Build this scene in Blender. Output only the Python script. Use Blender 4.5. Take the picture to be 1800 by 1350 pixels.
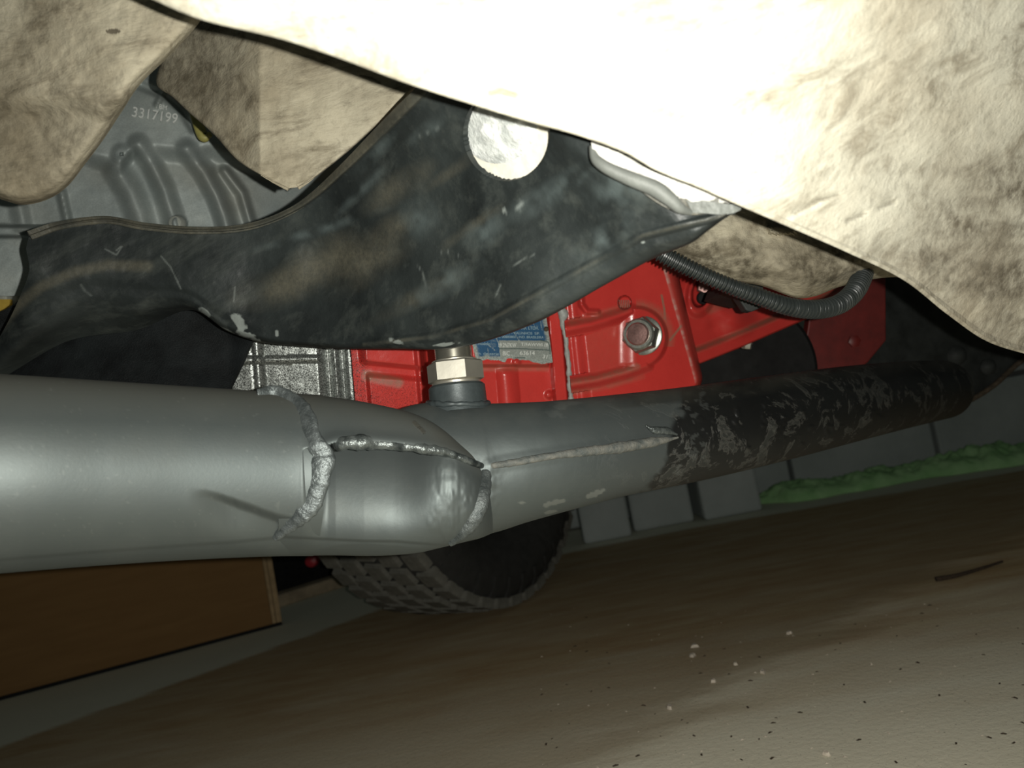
import bpy, math, random
import numpy as np
from mathutils import Vector, Matrix

for o in list(bpy.data.objects):
    bpy.data.objects.remove(o)
scene = bpy.context.scene
COL = scene.collection

# ------------------------------------------------------------------ camera, world, flash, exposure
FPX = 1350.0                       # focal length in pixels of the 1800 x 1350 frame
CAM_H = 0.29
PITCH = math.atan(85 / 1350.0)
ROLL = math.radians(10.5)
_fw = np.array([0, math.cos(PITCH), math.sin(PITCH)])
_u0 = np.array([0, -math.sin(PITCH), math.cos(PITCH)])
_r0 = np.array([1.0, 0, 0])
_R = math.cos(ROLL) * _r0 - math.sin(ROLL) * _u0
_U = math.sin(ROLL) * _r0 + math.cos(ROLL) * _u0
_C = np.array([0, 0, CAM_H])

cam_data = bpy.data.cameras.new('camera')
cam = bpy.data.objects.new('camera', cam_data)
COL.objects.link(cam)
cam_data.sensor_width = 36.0
cam_data.lens = 36.0 * FPX / 1800.0
cam_data.clip_start = 0.01
cam.matrix_world = Matrix((
    (_R[0], _U[0], -_fw[0], _C[0]),
    (_R[1], _U[1], -_fw[1], _C[1]),
    (_R[2], _U[2], -_fw[2], _C[2]),
    (0, 0, 0, 1)))
cam_data.dof.use_dof = True
cam_data.dof.focus_distance = 0.46
cam_data.dof.aperture_fstop = 12.0
scene.camera = cam

world = bpy.data.worlds.new('world')
scene.world = world
world.use_nodes = True
world.node_tree.nodes['Background'].inputs[0].default_value = (0.85, 1.0, 0.90, 1)
world.node_tree.nodes['Background'].inputs[1].default_value = 0.030

# the phone's flash, a small lamp just right of the lens
fl = bpy.data.lights.new('flash', 'SPOT')
fl.energy = 12.5
fl.color = (1.0, 0.985, 0.90)
fl.shadow_soft_size = 0.0018
fl.spot_size = math.radians(176)
fl.spot_blend = 1.0
flo = bpy.data.objects.new('phone_flash', fl)
COL.objects.link(flo)
_fp = _C + 0.0175 * _R + 0.003 * _U
flo.location = _fp
_fd = _fw + 0.16 * _R - 0.02 * _U
flo.rotation_euler = Vector(_fd).to_track_quat('-Z', 'Y').to_euler()

vs = scene.view_settings
vs.view_transform = 'Standard'
vs.look = 'None'
vs.gamma = 1.0
vs.use_curve_mapping = False
vs.exposure = 0.0

random.seed(4)
rng = np.random.default_rng(11)

# ------------------------------------------------------------------ geometry helpers
def P(px, py, d):
    """world point seen at pixel (px, py) at depth d; arrays welcome"""
    px, py, d = np.broadcast_arrays(np.asarray(px, float), np.asarray(py, float), np.asarray(d, float))
    a = (px - 900.0) / FPX
    b = (675.0 - py) / FPX
    return _C + d[..., None] * (_fw + a[..., None] * _R + b[..., None] * _U)

def proj(p):
    q = np.asarray(p) - _C
    w = q @ _fw
    return 900 + FPX * (q @ _R) / w, 675 - FPX * (q @ _U) / w, w

def floor_pt(px, py, z=0.0):
    v = _fw + (px - 900) / FPX * _R + (675 - py) / FPX * _U
    return _C + v * (z - CAM_H) / v[2]

def lerp(a, b, t):
    return a + (b - a) * t

def sstep(a, b, x):
    t = np.clip((x - a) / (b - a), 0, 1)
    return t * t * (3 - 2 * t)

def spline(pts, n, closed=False):
    """centripetal-ish Catmull-Rom through the points, n samples evenly by chord"""
    p = np.asarray(pts, float)
    k = len(p)
    if k == 2:
        return p[0] + (p[1] - p[0]) * np.linspace(0, 1, n)[:, None]
    seg = np.sqrt(np.maximum(np.linalg.norm(np.diff(p[:, :2], axis=0), axis=1), 1e-9))
    T = np.concatenate([[0], np.cumsum(seg)])
    m = np.zeros_like(p)
    for i in range(k):
        if i == 0:
            m[i] = (p[1] - p[0]) / (T[1] - T[0])
        elif i == k - 1:
            m[i] = (p[-1] - p[-2]) / (T[-1] - T[-2])
        else:
            h0, h1 = T[i] - T[i - 1], T[i + 1] - T[i]
            m[i] = ((p[i] - p[i - 1]) / h0 * h1 + (p[i + 1] - p[i]) / h1 * h0) / (h0 + h1)
    def ev(t):
        i = np.clip(np.searchsorted(T, t, 'right') - 1, 0, k - 2)
        h = (T[i + 1] - T[i])[:, None]
        s = ((t - T[i])[:, None]) / h
        return ((2 * s**3 - 3 * s**2 + 1) * p[i] + (s**3 - 2 * s**2 + s) * h * m[i]
                + (-2 * s**3 + 3 * s**2) * p[i + 1] + (s**3 - s**2) * h * m[i + 1])
    dense = ev(np.linspace(0, T[-1], 40 * k))
    L = np.concatenate([[0], np.cumsum(np.linalg.norm(np.diff(dense[:, :2], axis=0), axis=1))])
    tt = np.interp(np.linspace(0, L[-1], n), L, np.linspace(0, T[-1], 40 * k))
    return ev(tt)

def uspline(pts, n):
    """spline with an even parameter per control point (keeps rows in step)"""
    p = np.asarray(pts, float)
    k = len(p)
    m = np.gradient(p, axis=0) if k > 2 else np.repeat((p[1:] - p[:1]), 2, 0)
    t = np.linspace(0, k - 1, n)
    i = np.clip(t.astype(int), 0, k - 2)
    s = (t - i).reshape(-1, *([1] * (p.ndim - 1)))
    return ((2 * s**3 - 3 * s**2 + 1) * p[i] + (s**3 - 2 * s**2 + s) * m[i]
            + (-2 * s**3 + 3 * s**2) * p[i + 1] + (s**3 - s**2) * m[i + 1])

def pdist(px, py, poly):
    """distance in pixels to a polyline and position 0..1 along it"""
    best = np.full(np.shape(px), 1e9)
    tt = np.zeros(np.shape(px))
    k = len(poly) - 1
    for i in range(k):
        ax, ay = poly[i]
        bx, by = poly[i + 1]
        dx, dy = bx - ax, by - ay
        t = np.clip(((px - ax) * dx + (py - ay) * dy) / (dx * dx + dy * dy + 1e-9), 0, 1)
        d = np.hypot(px - ax - t * dx, py - ay - t * dy)
        c = d < best
        best = np.where(c, d, best)
        tt = np.where(c, (i + t) / k, tt)
    return best, tt

def inpoly(px, py, poly):
    ins = np.zeros(np.shape(px), bool)
    n = len(poly)
    j = n - 1
    for i in range(n):
        xi, yi = poly[i]
        xj, yj = poly[j]
        c = ((yi > py) != (yj > py)) & (px < (xj - xi) * (py - yi) / (yj - yi + 1e-12) + xi)
        ins ^= c
        j = i
    return ins

def _hash(ix, iy, iz, s):
    h = (ix * 374761393 + iy * 668265263 + iz * 2147483647 + s * 974634777) & 0xffffffff
    h = ((h ^ (h >> 13)) * 1274126177) & 0xffffffff
    h = h ^ (h >> 16)
    return (h & 0xffffff) / float(0xffffff)

def vnoise(p, seed=0):
    p = np.asarray(p, float)
    i = np.floor(p).astype(np.int64)
    f = p - i
    f = f * f * (3 - 2 * f)
    r = 0
    for a in (0, 1):
        for b in (0, 1):
            for c in (0, 1):
                w = ((f[..., 0] if a else 1 - f[..., 0]) * (f[..., 1] if b else 1 - f[..., 1])
                     * (f[..., 2] if c else 1 - f[..., 2]))
                r = r + w * _hash(i[..., 0] + a, i[..., 1] + b, i[..., 2] + c, seed)
    return r * 2 - 1

def fbm(p, octv=4, seed=0):
    r, a = 0, 0.5
    p = np.asarray(p, float)
    for k in range(octv):
        r = r + a * vnoise(p, seed + k)
        p = p * 2.03
        a *= 0.5
    return r

def n2(px, py, s, seed=0, octv=4, sx=1.0, sy=1.0):
    return fbm(np.stack([px * sx / s, py * sy / s, np.zeros_like(px) + 0.37 * seed], -1), octv, seed)

# ------------------------------------------------------------------ object helpers
def empty(name, loc):
    o = bpy.data.objects.new(name, None)
    COL.objects.link(o)
    o.location = Vector(loc)
    o.empty_display_size = 0.02
    return o

def tag(o, label=None, cat=None, group=None, kind=None):
    if label: o['label'] = label
    if cat: o['category'] = cat
    if group: o['group'] = group
    if kind: o['kind'] = kind
    return o

def world_loc(o):
    v = Vector(o.location)
    while o.parent:
        o = o.parent
        v += o.location
    return v

def mesh_obj(name, verts, faces, material, parent=None, attr=None, smooth=True, angle=40, uv=None):
    """one mesh object with its origin at the centre of its box; verts in world metres"""
    verts = np.asarray(verts, float)
    c = (verts.min(0) + verts.max(0)) / 2
    me = bpy.data.meshes.new(name)
    if isinstance(faces, np.ndarray) and faces.ndim == 2 and faces.shape[1] == 4:
        nf = len(faces)
        me.vertices.add(len(verts))
        me.vertices.foreach_set('co', (verts - c).astype(np.float32).ravel())
        me.loops.add(nf * 4)
        me.loops.foreach_set('vertex_index', faces.astype(np.int32).ravel())
        me.polygons.add(nf)
        me.polygons.foreach_set('loop_start', np.arange(0, nf * 4, 4, dtype=np.int32))
        me.polygons.foreach_set('loop_total', np.full(nf, 4, dtype=np.int32))
        me.update(calc_edges=True)
        me.validate()
    else:
        me.from_pydata([tuple(v) for v in (verts - c)], [], [tuple(int(i) for i in f) for f in faces])
    if attr is not None:
        a = me.color_attributes.new('wear', 'FLOAT_COLOR', 'POINT')
        q = np.ones((len(verts), 4), np.float32)
        q[:, :attr.shape[1]] = attr
        a.data.foreach_set('color', q.ravel())
    if smooth:
        me.polygons.foreach_set('use_smooth', np.ones(len(me.polygons), bool))
        me.update()
        me.set_sharp_from_angle(angle=math.radians(angle))
    me.materials.append(material)
    o = bpy.data.objects.new(name, me)
    COL.objects.link(o)
    if parent is not None:
        o.parent = parent
        o.location = Vector(c) - world_loc(parent)
    else:
        o.location = Vector(c)
    return o

def grid_normals(pts):
    du = np.gradient(pts, axis=1)
    dv = np.gradient(pts, axis=0)
    n = np.cross(du, dv)
    n /= np.linalg.norm(n, axis=-1, keepdims=True) + 1e-12
    return n

def toward(n, pts, ref):
    s = np.sign(((ref - pts) * n).sum(-1).mean())
    return n * (s if s else 1)

def sheet(name, pts, t, material, parent=None, attr=None, mask=None, angle=50, back=None, backdir=None):
    """grid of points -> plate of thickness t (built away from the viewer), rim closed"""
    nv, nu = pts.shape[:2]
    n = toward(grid_normals(pts), pts, _C)
    if back is None:
        bk = pts - n * t if backdir is None else pts + np.asarray(backdir) * t
    else:
        bk = back
    idx = np.arange(nv * nu).reshape(nv, nu)
    q = np.stack([idx[:-1, :-1], idx[:-1, 1:], idx[1:, 1:], idx[1:, :-1]], -1).reshape(-1, 4)
    if mask is not None:
        q = q[mask.reshape(-1)]
    # orientation
    du = pts[:, 1:].mean((0, 1)) * 0
    g = np.cross(np.gradient(pts, axis=1), np.gradient(pts, axis=0))
    flip = ((_C - pts) * g).sum(-1).mean() < 0
    front = q[:, ::-1] if flip else q
    N = nv * nu
    backf = front[:, ::-1] + N
    e = np.concatenate([front[:, [0, 1]], front[:, [1, 2]], front[:, [2, 3]], front[:, [3, 0]]])
    key = np.sort(e, 1)
    _, inv, cnt = np.unique(key[:, 0].astype(np.int64) * (2 * N) + key[:, 1], return_inverse=True, return_counts=True)
    be = e[cnt[inv] == 1]
    V = np.concatenate([pts.reshape(-1, 3), bk.reshape(-1, 3)])
    rim = np.stack([be[:, 1], be[:, 0], be[:, 0] + N, be[:, 1] + N], -1)
    F = np.concatenate([front, backf, rim])
    used = np.unique(F)
    remap = np.full(len(V), -1)
    remap[used] = np.arange(len(used))
    at = None
    if attr is not None:
        at = np.concatenate([attr.reshape(N, -1), attr.reshape(N, -1)])[used]
    return mesh_obj(name, V[used], remap[F], material, parent, at, True, angle)

def tube_pts(path, rad, ns=16, squash=1.0, up=None, fixed=None):
    path = np.asarray(path, float)
    n = len(path)
    rad = np.broadcast_to(np.asarray(rad, float), (n,))
    tan = np.gradient(path, axis=0)
    tan /= np.linalg.norm(tan, axis=1, keepdims=True) + 1e-12
    if fixed is not None:
        tan = np.repeat(np.asarray(fixed, float)[None], n, 0)
    ref = np.asarray(_fw if up is None else up, float)
    a = ref - (tan @ ref)[:, None] * tan
    a /= np.linalg.norm(a, axis=1, keepdims=True) + 1e-12
    b = np.cross(tan, a)
    th = np.linspace(0, 2 * np.pi, ns, endpoint=False)
    return (path[:, None] + rad[:, None, None] * (np.cos(th)[None, :, None] * a[:, None] * squash
                                                   + np.sin(th)[None, :, None] * b[:, None]))

def tube_obj(name, ring, material, parent=None, attr=None, caps=True, angle=50):
    n, ns = ring.shape[:2]
    idx = np.arange(n * ns).reshape(n, ns)
    nx = np.roll(idx, -1, 1)
    q = np.stack([idx[:-1], nx[:-1], nx[1:], idx[1:]], -1).reshape(-1, 4)
    V = ring.reshape(-1, 3)
    if not caps:
        return mesh_obj(name, V, q, material, parent, attr, True, angle)
    c0, c1 = len(V), len(V) + 1
    V = np.concatenate([V, ring[0].mean(0)[None], ring[-1].mean(0)[None]])
    faces = [tuple(f) for f in q] + [(c0, nx[0, j], idx[0, j]) for j in range(ns)] + \
            [(c1, idx[-1, j], nx[-1, j]) for j in range(ns)]
    if attr is not None:
        attr = np.concatenate([attr, attr[:2]])
    o = mesh_obj(name, V, faces, material, parent, attr, True, angle)
    return o

def tube(name, path, rad, material, parent=None, ns=16, squash=1.0, up=None, attr=None):
    return tube_obj(name, tube_pts(path, rad, ns, squash, up), material, parent, attr)

def frame(axis, ref=(0, 0, 1)):
    a = Vector(axis).normalized()
    x = Vector(ref).cross(a)
    if x.length < 1e-4:
        x = Vector((1, 0, 0)).cross(a)
    x.normalize()
    return x, a.cross(x).normalized(), a

def lathe(name, base, axis, prof, material, parent=None, ns=48, ref=(0, 0, 1), sides=None, angle=35, phase=0.0):
    """profile [(r, h)...] turned about an axis; sides=6 gives a hexagon"""
    x, y, a = frame(axis, ref)
    ns = sides or ns
    V, F = [], []
    B = Vector(base)
    for r, h in prof:
        for k in range(ns):
            th = 2 * math.pi * k / ns + phase
            V.append(B + a * h + (x * math.cos(th) + y * math.sin(th)) * r)
    m = len(prof)
    for i in range(m - 1):
        for k in range(ns):
            k2 = (k + 1) % ns
            F.append((i * ns + k, i * ns + k2, (i + 1) * ns + k2, (i + 1) * ns + k))
    F.append(tuple(reversed(range(ns))))
    F.append(tuple((m - 1) * ns + k for k in range(ns)))
    return mesh_obj(name, np.array([tuple(v) for v in V]), F, material, parent, None, True, angle)

def hexnut_pts(base, axis, rc, h, ref=(0, 0, 1), phase=0.0, cham=0.12):
    return [(rc * (1 - cham), 0), (rc, h * 0.14), (rc, h * 0.86), (rc * (1 - cham), h)]

def prism(name, poly3, depthvec, material, parent=None, bevel=0.0):
    """polygon (world points, ordered) extruded along depthvec"""
    p = np.asarray(poly3, float)
    n = len(p)
    V = np.concatenate([p, p + np.asarray(depthvec)])
    nrm = np.zeros(3)
    for i in range(n):
        nrm += np.cross(p[i] - p[0], p[(i + 1) % n] - p[0])
    if nrm @ np.asarray(depthvec) > 0:
        F = [tuple(reversed(range(n)))] + [tuple(range(n, 2 * n))] + [(i, (i + 1) % n, n + (i + 1) % n, n + i) for i in range(n)]
    else:
        F = [tuple(range(n))] + [tuple(reversed(range(n, 2 * n)))] + [((i + 1) % n, i, n + i, n + (i + 1) % n) for i in range(n)]
    o = mesh_obj(name, V, F, material, parent, None, False)
    if bevel:
        b = o.modifiers.new('bevel', 'BEVEL')
        b.width = bevel
        b.segments = 3
        b.limit_method = 'ANGLE'
    return o

def box(name, c, size, material, parent=None, rz=0.0, bevel=0.0, tilt=None):
    sx, sy, sz = [s / 2 for s in size]
    V = np.array([(x, y, z) for z in (-sz, sz) for y in (-sy, sy) for x in (-sx, sx)])
    M = np.array(Matrix.Rotation(rz, 3, 'Z'))
    if tilt is not None:
        M = M @ np.array(Matrix.Rotation(tilt[0], 3, tilt[1]))
    V = V @ M.T + np.asarray(c)
    F = [(0, 2, 3, 1), (4, 5, 7, 6), (0, 1, 5, 4), (2, 6, 7, 3), (0, 4, 6, 2), (1, 3, 7, 5)]
    o = mesh_obj(name, V, F, material, parent, None, False)
    if bevel:
        b = o.modifiers.new('bevel', 'BEVEL')
        b.width = bevel
        b.segments = 2
    return o

def lettering(name, body, px, py, d, wpx, hpx, ang, material, parent, extrude=0.0002, dfun=None):
    cu = bpy.data.curves.new(name, 'FONT')
    cu.body = body
    cu.size = 1.0
    cu.extrude = 0.02
    cu.align_x = 'LEFT'
    tmp = bpy.data.objects.new(name, cu)
    COL.objects.link(tmp)
    dg = bpy.context.evaluated_depsgraph_get()
    me = bpy.data.meshes.new_from_object(tmp.evaluated_get(dg))
    bpy.data.objects.remove(tmp)
    n = len(me.vertices)
    co = np.zeros(n * 3)
    me.vertices.foreach_get('co', co)
    co = co.reshape(-1, 3)
    lo, hi = co.min(0), co.max(0)
    co = (co - (lo + hi) / 2) / (hi - lo)
    c = P(px, py, d)
    if dfun is None:
        rv, uv_ = _R * d / FPX, _U * d / FPX
    else:      # follow the slope of the surface it stands on
        rv = (P(px + 8, py, d + dfun(px + 8.0, py) - dfun(px * 1.0, py)) - c) / 8
        uv_ = (P(px, py - 8, d + dfun(px * 1.0, py - 8.0) - dfun(px * 1.0, py)) - c) / 8
    nn = np.cross(rv, uv_)
    nn = nn / np.linalg.norm(nn)
    ca, sa = math.cos(ang), math.sin(ang)
    r2 = ca * rv - sa * uv_
    u2 = sa * rv + ca * uv_
    W = co[:, 0:1] * wpx * r2 + co[:, 1:2] * hpx * u2 + co[:, 2:3] * extrude * 2 * nn
    me.vertices.foreach_set('co', W.astype(np.float32).ravel())
    me.update()
    me.materials.clear()
    me.materials.append(material)
    o = bpy.data.objects.new(name, me)
    COL.objects.link(o)
    o.parent = parent
    o.location = Vector(c) - world_loc(parent)
    return o

# ------------------------------------------------------------------ material helpers
class NT:
    def __init__(self, name):
        self.m = bpy.data.materials.new(name)
        self.m.use_nodes = True
        self.t = self.m.node_tree
        self.b = self.t.nodes['Principled BSDF']
        self.co = self.t.nodes.new('ShaderNodeTexCoord').outputs['Object']
    def new(self, k): return self.t.nodes.new(k)
    def link(self, a, b): self.t.links.new(a, b)
    def put(self, sock, v):
        if isinstance(v, bpy.types.NodeSocket): self.link(v, sock)
        elif isinstance(v, (tuple, list)) and len(v) == 3 and sock.type == 'RGBA': sock.default_value = (*v, 1)
        else: sock.default_value = v
    def map(self, sc=(1, 1, 1), rot=(0, 0, 0), vec=None, kind='POINT'):
        n = self.new('ShaderNodeMapping')
        n.vector_type = kind
        self.link(vec or self.co, n.inputs[0])
        n.inputs['Scale'].default_value = sc
        n.inputs['Rotation'].default_value = rot
        return n.outputs[0]
    def noise(self, sc, det=6, rough=0.6, vec=None, dist=0.0):
        n = self.new('ShaderNodeTexNoise')
        self.link(vec or self.co, n.inputs['Vector'])
        n.inputs['Scale'].default_value = sc
        n.inputs['Detail'].default_value = det
        n.inputs['Roughness'].default_value = rough
        n.inputs['Distortion'].default_value = dist
        return n.outputs[0]
    def voro(self, sc, vec=None, feat='F1'):
        n = self.new('ShaderNodeTexVoronoi')
        n.feature = feat
        self.link(vec or self.co, n.inputs['Vector'])
        n.inputs['Scale'].default_value = sc
        return n.outputs['Distance']
    def rng(self, v, a, b, c=0.0, d=1.0):
        n = self.new('ShaderNodeMapRange')
        n.clamp = True
        self.link(v, n.inputs[0])
        for i, x in enumerate((a, b, c, d)): n.inputs[i + 1].default_value = x
        return n.outputs[0]
    def math(self, op, a, b=0.0):
        n = self.new('ShaderNodeMath')
        n.operation = op
        self.put(n.inputs[0], a)
        self.put(n.inputs[1], b)
        return n.outputs[0]
    def mix(self, f, a, b):
        n = self.new('ShaderNodeMix')
        n.data_type = 'RGBA'
        self.put(n.inputs[0], f)
        self.put(n.inputs[6], a)
        self.put(n.inputs[7], b)
        return n.outputs[2]
    def fmix(self, f, a, b):
        n = self.new('ShaderNodeMix')
        self.put(n.inputs[0], f)
        self.put(n.inputs[2], a)
        self.put(n.inputs[3], b)
        return n.outputs[0]
    def wear(self):
        n = self.new('ShaderNodeAttribute')
        n.attribute_name = 'wear'
        s = self.new('ShaderNodeSeparateColor')
        self.link(n.outputs['Color'], s.inputs[0])
        return s.outputs[0], s.outputs[1], s.outputs[2]
    def bump(self, h, dist=0.001, strength=1.0, nrm=None):
        n = self.new('ShaderNodeBump')
        n.inputs['Strength'].default_value = strength
        n.inputs['Distance'].default_value = dist
        self.link(h, n.inputs['Height'])
        if nrm: self.link(nrm, n.inputs['Normal'])
        return n.outputs[0]
    def out(self, col, rough=0.6, metal=0.0, nrm=None, spec=None, coat=None):
        self.put(self.b.inputs['Base Color'], col)
        self.put(self.b.inputs['Roughness'], rough)
        self.put(self.b.inputs['Metallic'], metal)
        if nrm: self.link(nrm, self.b.inputs['Normal'])
        if spec is not None: self.b.inputs['Specular IOR Level'].default_value = spec
        if coat is not None:
            self.b.inputs['Coat Weight'].default_value = coat
            self.b.inputs['Coat Roughness'].default_value = 0.15
        return self.m

M = {}

def make_dirty(name, base, brown, streak_rot, amount=1.0, dark=(0.10, 0.085, 0.06)):
    """undersealed sheet metal under dried mud: cream with brown smears and grains"""
    n = NT(name)
    st = n.map((3.6, 1, 1), streak_rot, None, 'TEXTURE')
    a = n.noise(9, 7, 0.65)
    b = n.noise(62, 8, 0.72, st, 0.5)
    c = n.noise(160, 4, 0.7)
    d = n.noise(420, 3, 0.6)
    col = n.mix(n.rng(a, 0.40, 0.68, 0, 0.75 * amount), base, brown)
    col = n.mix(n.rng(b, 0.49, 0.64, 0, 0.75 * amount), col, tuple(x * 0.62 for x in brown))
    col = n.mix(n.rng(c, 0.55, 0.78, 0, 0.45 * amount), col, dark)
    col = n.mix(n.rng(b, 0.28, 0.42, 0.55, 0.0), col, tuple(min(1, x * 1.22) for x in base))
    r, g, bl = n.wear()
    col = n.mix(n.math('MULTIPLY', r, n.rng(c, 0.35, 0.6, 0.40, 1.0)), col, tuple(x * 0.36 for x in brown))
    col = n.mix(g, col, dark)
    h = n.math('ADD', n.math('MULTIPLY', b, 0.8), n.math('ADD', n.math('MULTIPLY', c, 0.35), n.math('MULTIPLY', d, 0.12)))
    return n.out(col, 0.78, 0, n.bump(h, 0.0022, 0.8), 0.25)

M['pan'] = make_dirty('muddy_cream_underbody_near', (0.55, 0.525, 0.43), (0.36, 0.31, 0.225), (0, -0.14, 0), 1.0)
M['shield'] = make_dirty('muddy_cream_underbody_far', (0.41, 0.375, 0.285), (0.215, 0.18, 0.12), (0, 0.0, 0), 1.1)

def make_black_member():
    n = NT('worn_black_steel_paint')
    r, g, b = n.wear()
    st = n.map((5.0, 1, 1), (0.0, -0.36, 0.1), None, 'TEXTURE')
    a = n.noise(14, 6, 0.65)
    s = n.noise(85, 6, 0.65, st)
    f = n.noise(420, 3, 0.7)
    col = n.mix(n.rng(a, 0.38, 0.66), (0.011, 0.0135, 0.0135), (0.026, 0.032, 0.031))
    col = n.mix(n.rng(s, 0.50, 0.75, 0, 0.55), col, (0.068, 0.076, 0.068))
    col = n.mix(n.math('MULTIPLY', r, n.rng(f, 0.25, 0.62, 0.5, 1.0)), col, (0.105, 0.098, 0.072))
    col = n.mix(g, col, (0.30, 0.33, 0.31))
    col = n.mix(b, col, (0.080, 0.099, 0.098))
    h = n.math('ADD', n.math('MULTIPLY', s, 0.5), n.math('MULTIPLY', f, 0.35))
    return n.out(col, n.rng(a, 0.3, 0.7, 0.42, 0.62), 0, n.bump(h, 0.0009, 0.6), 0.4)
M['member'] = make_black_member()

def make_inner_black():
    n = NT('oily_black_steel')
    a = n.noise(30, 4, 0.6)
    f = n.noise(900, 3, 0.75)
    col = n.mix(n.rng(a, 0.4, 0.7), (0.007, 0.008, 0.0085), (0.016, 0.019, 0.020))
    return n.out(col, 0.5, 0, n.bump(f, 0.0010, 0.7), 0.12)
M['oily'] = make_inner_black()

def make_pipe():
    n = NT('grey_painted_exhaust')
    r, g, b = n.wear()     # r: black unpainted zone, g: bare grey chips, b: road dust
    a = n.noise(11, 6, 0.6)
    f = n.noise(520, 4, 0.7)
    c = n.noise(34, 8, 0.70, None, 0.6)
    grey = n.mix(n.rng(a, 0.35, 0.7), (0.094, 0.110, 0.110), (0.118, 0.133, 0.130))
    grey = n.mix(n.rng(f, 0.62, 0.80, 0, 0.35), grey, (0.15, 0.145, 0.125))
    black = n.mix(n.rng(a, 0.3, 0.7), (0.005, 0.0052, 0.0052), (0.010, 0.0105, 0.010))
    edge = n.math('MULTIPLY', n.rng(c, 0.545, 0.565), n.rng(c, 0.60, 0.575))
    black = n.mix(n.rng(c, 0.56, 0.575), black, (0.022, 0.023, 0.021))
    black = n.mix(n.math('MULTIPLY', edge, 0.22), black, (0.14, 0.135, 0.12))
    col = n.mix(r, grey, black)
    col = n.mix(n.math('MULTIPLY', b, 0.7), col, (0.072, 0.067, 0.050))
    col = n.mix(g, col, (0.19, 0.205, 0.195))
    h = n.math('ADD', n.math('MULTIPLY', f, 0.25), n.math('MULTIPLY', n.math('MULTIPLY', n.rng(c, 0.55, 0.575), r), 0.9))
    return n.out(col, n.fmix(b, n.fmix(r, 0.56, 0.45), 0.75), n.fmix(r, n.fmix(b, 0.72, 0.25), 0.0), n.bump(h, 0.0004, 0.5), 0.45)
M['pipe'] = make_pipe()

def make_weld(name, c0, c1, rough=0.36, metal=0.5):
    n = NT(name)
    a = n.noise(140, 5, 0.65)
    f = n.noise(700, 3, 0.6)
    col = n.mix(n.rng(a, 0.38, 0.62), c0, c1)
    h = n.math('ADD', n.math('MULTIPLY', a, 0.7), n.math('MULTIPLY', f, 0.2))
    return n.out(col, rough, metal, n.bump(h, 0.0025, 0.7), 0.5)
M['weld'] = make_weld('silver_grey_weld', (0.070, 0.081, 0.081), (0.150, 0.168, 0.168), 0.45, 0.6)
M['weld_dark'] = make_weld('dark_seam_weld', (0.030, 0.036, 0.036), (0.13, 0.145, 0.14), 0.30)
M['weld_smear'] = make_weld('smeared_painted_weld', (0.055, 0.064, 0.063), (0.095, 0.106, 0.104), 0.5, 0.5)
M['weld_dusty'] = make_weld('dusty_seam_weld', (0.060, 0.068, 0.065), (0.130, 0.128, 0.112), 0.7, 0.0)

def make_alu(name, c0, c1, speck, rough, metal=0.6, sc=900):
    n = NT(name)
    r, g, b = n.wear()
    a = n.noise(16, 6, 0.65)
    f = n.noise(sc, 2, 0.5)
    col = n.mix(n.rng(a, 0.35, 0.68), c0, c1)
    col = n.mix(n.math('MULTIPLY', n.rng(f, 0.47, 0.53), speck), col, (0.02, 0.022, 0.02))
    col = n.mix(n.math('MULTIPLY', r, 0.75), col, (0.17, 0.14, 0.09))
    h = n.math('ADD', n.math('MULTIPLY', f, 0.3), n.math('MULTIPLY', a, 0.5))
    return n.out(col, rough, metal, n.bump(h, 0.0006, 0.5), 0.5)
M['alu'] = make_alu('cast_aluminium_bell', (0.26, 0.295, 0.29), (0.385, 0.42, 0.40), 0.10, 0.56, 0.30)
M['alu_speck'] = make_alu('speckled_cast_aluminium', (0.30, 0.325, 0.31), (0.40, 0.42, 0.40), 0.92, 0.30, 0.6, 1400)
M['alu_pale'] = make_alu('pale_cast_aluminium', (0.34, 0.36, 0.33), (0.46, 0.47, 0.42), 0.1, 0.5, 0.3)

def make_red():
    n = NT('glossy_red_gearbox_paint')
    r, g, b = n.wear()    # r: brown dust, g: black overspray specks, b: pale chipped edges
    a = n.noise(20, 4, 0.6)
    f = n.noise(1700, 2, 0.5)
    f2 = n.noise(240, 4, 0.7)
    col = n.mix(n.rng(a, 0.35, 0.7), (0.41, 0.030, 0.025), (0.47, 0.038, 0.031))
    col = n.mix(n.math('MULTIPLY', n.rng(f, 0.52, 0.60), g), col, (0.03, 0.006, 0.005))
    col = n.mix(n.math('MULTIPLY', r, n.rng(f2, 0.3, 0.6, 0.4, 0.9)), col, (0.155, 0.095, 0.055))
    col = n.mix(b, col, (0.45, 0.30, 0.26))
    return n.out(col, n.fmix(r, 0.25, 0.65), 0, n.bump(n.math('ADD', f, n.math('MULTIPLY', f2, .3)), 0.0002, 0.3), 0.6, 0.1)
M['red'] = make_red()

def plain(name, col, rough=0.5, metal=0.0, sc=80, var=0.35, bump=0.0004, spec=0.5, lo=None):
    n = NT(name)
    a = n.noise(sc, 5, 0.65)
    c = n.mix(n.rng(a, 0.3, 0.7), tuple(x * (1 - var) for x in col), tuple(min(1, x * (1 + var)) for x in col))
    return n.out(c, rough, metal, n.bump(a, bump, 0.5), spec)

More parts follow.
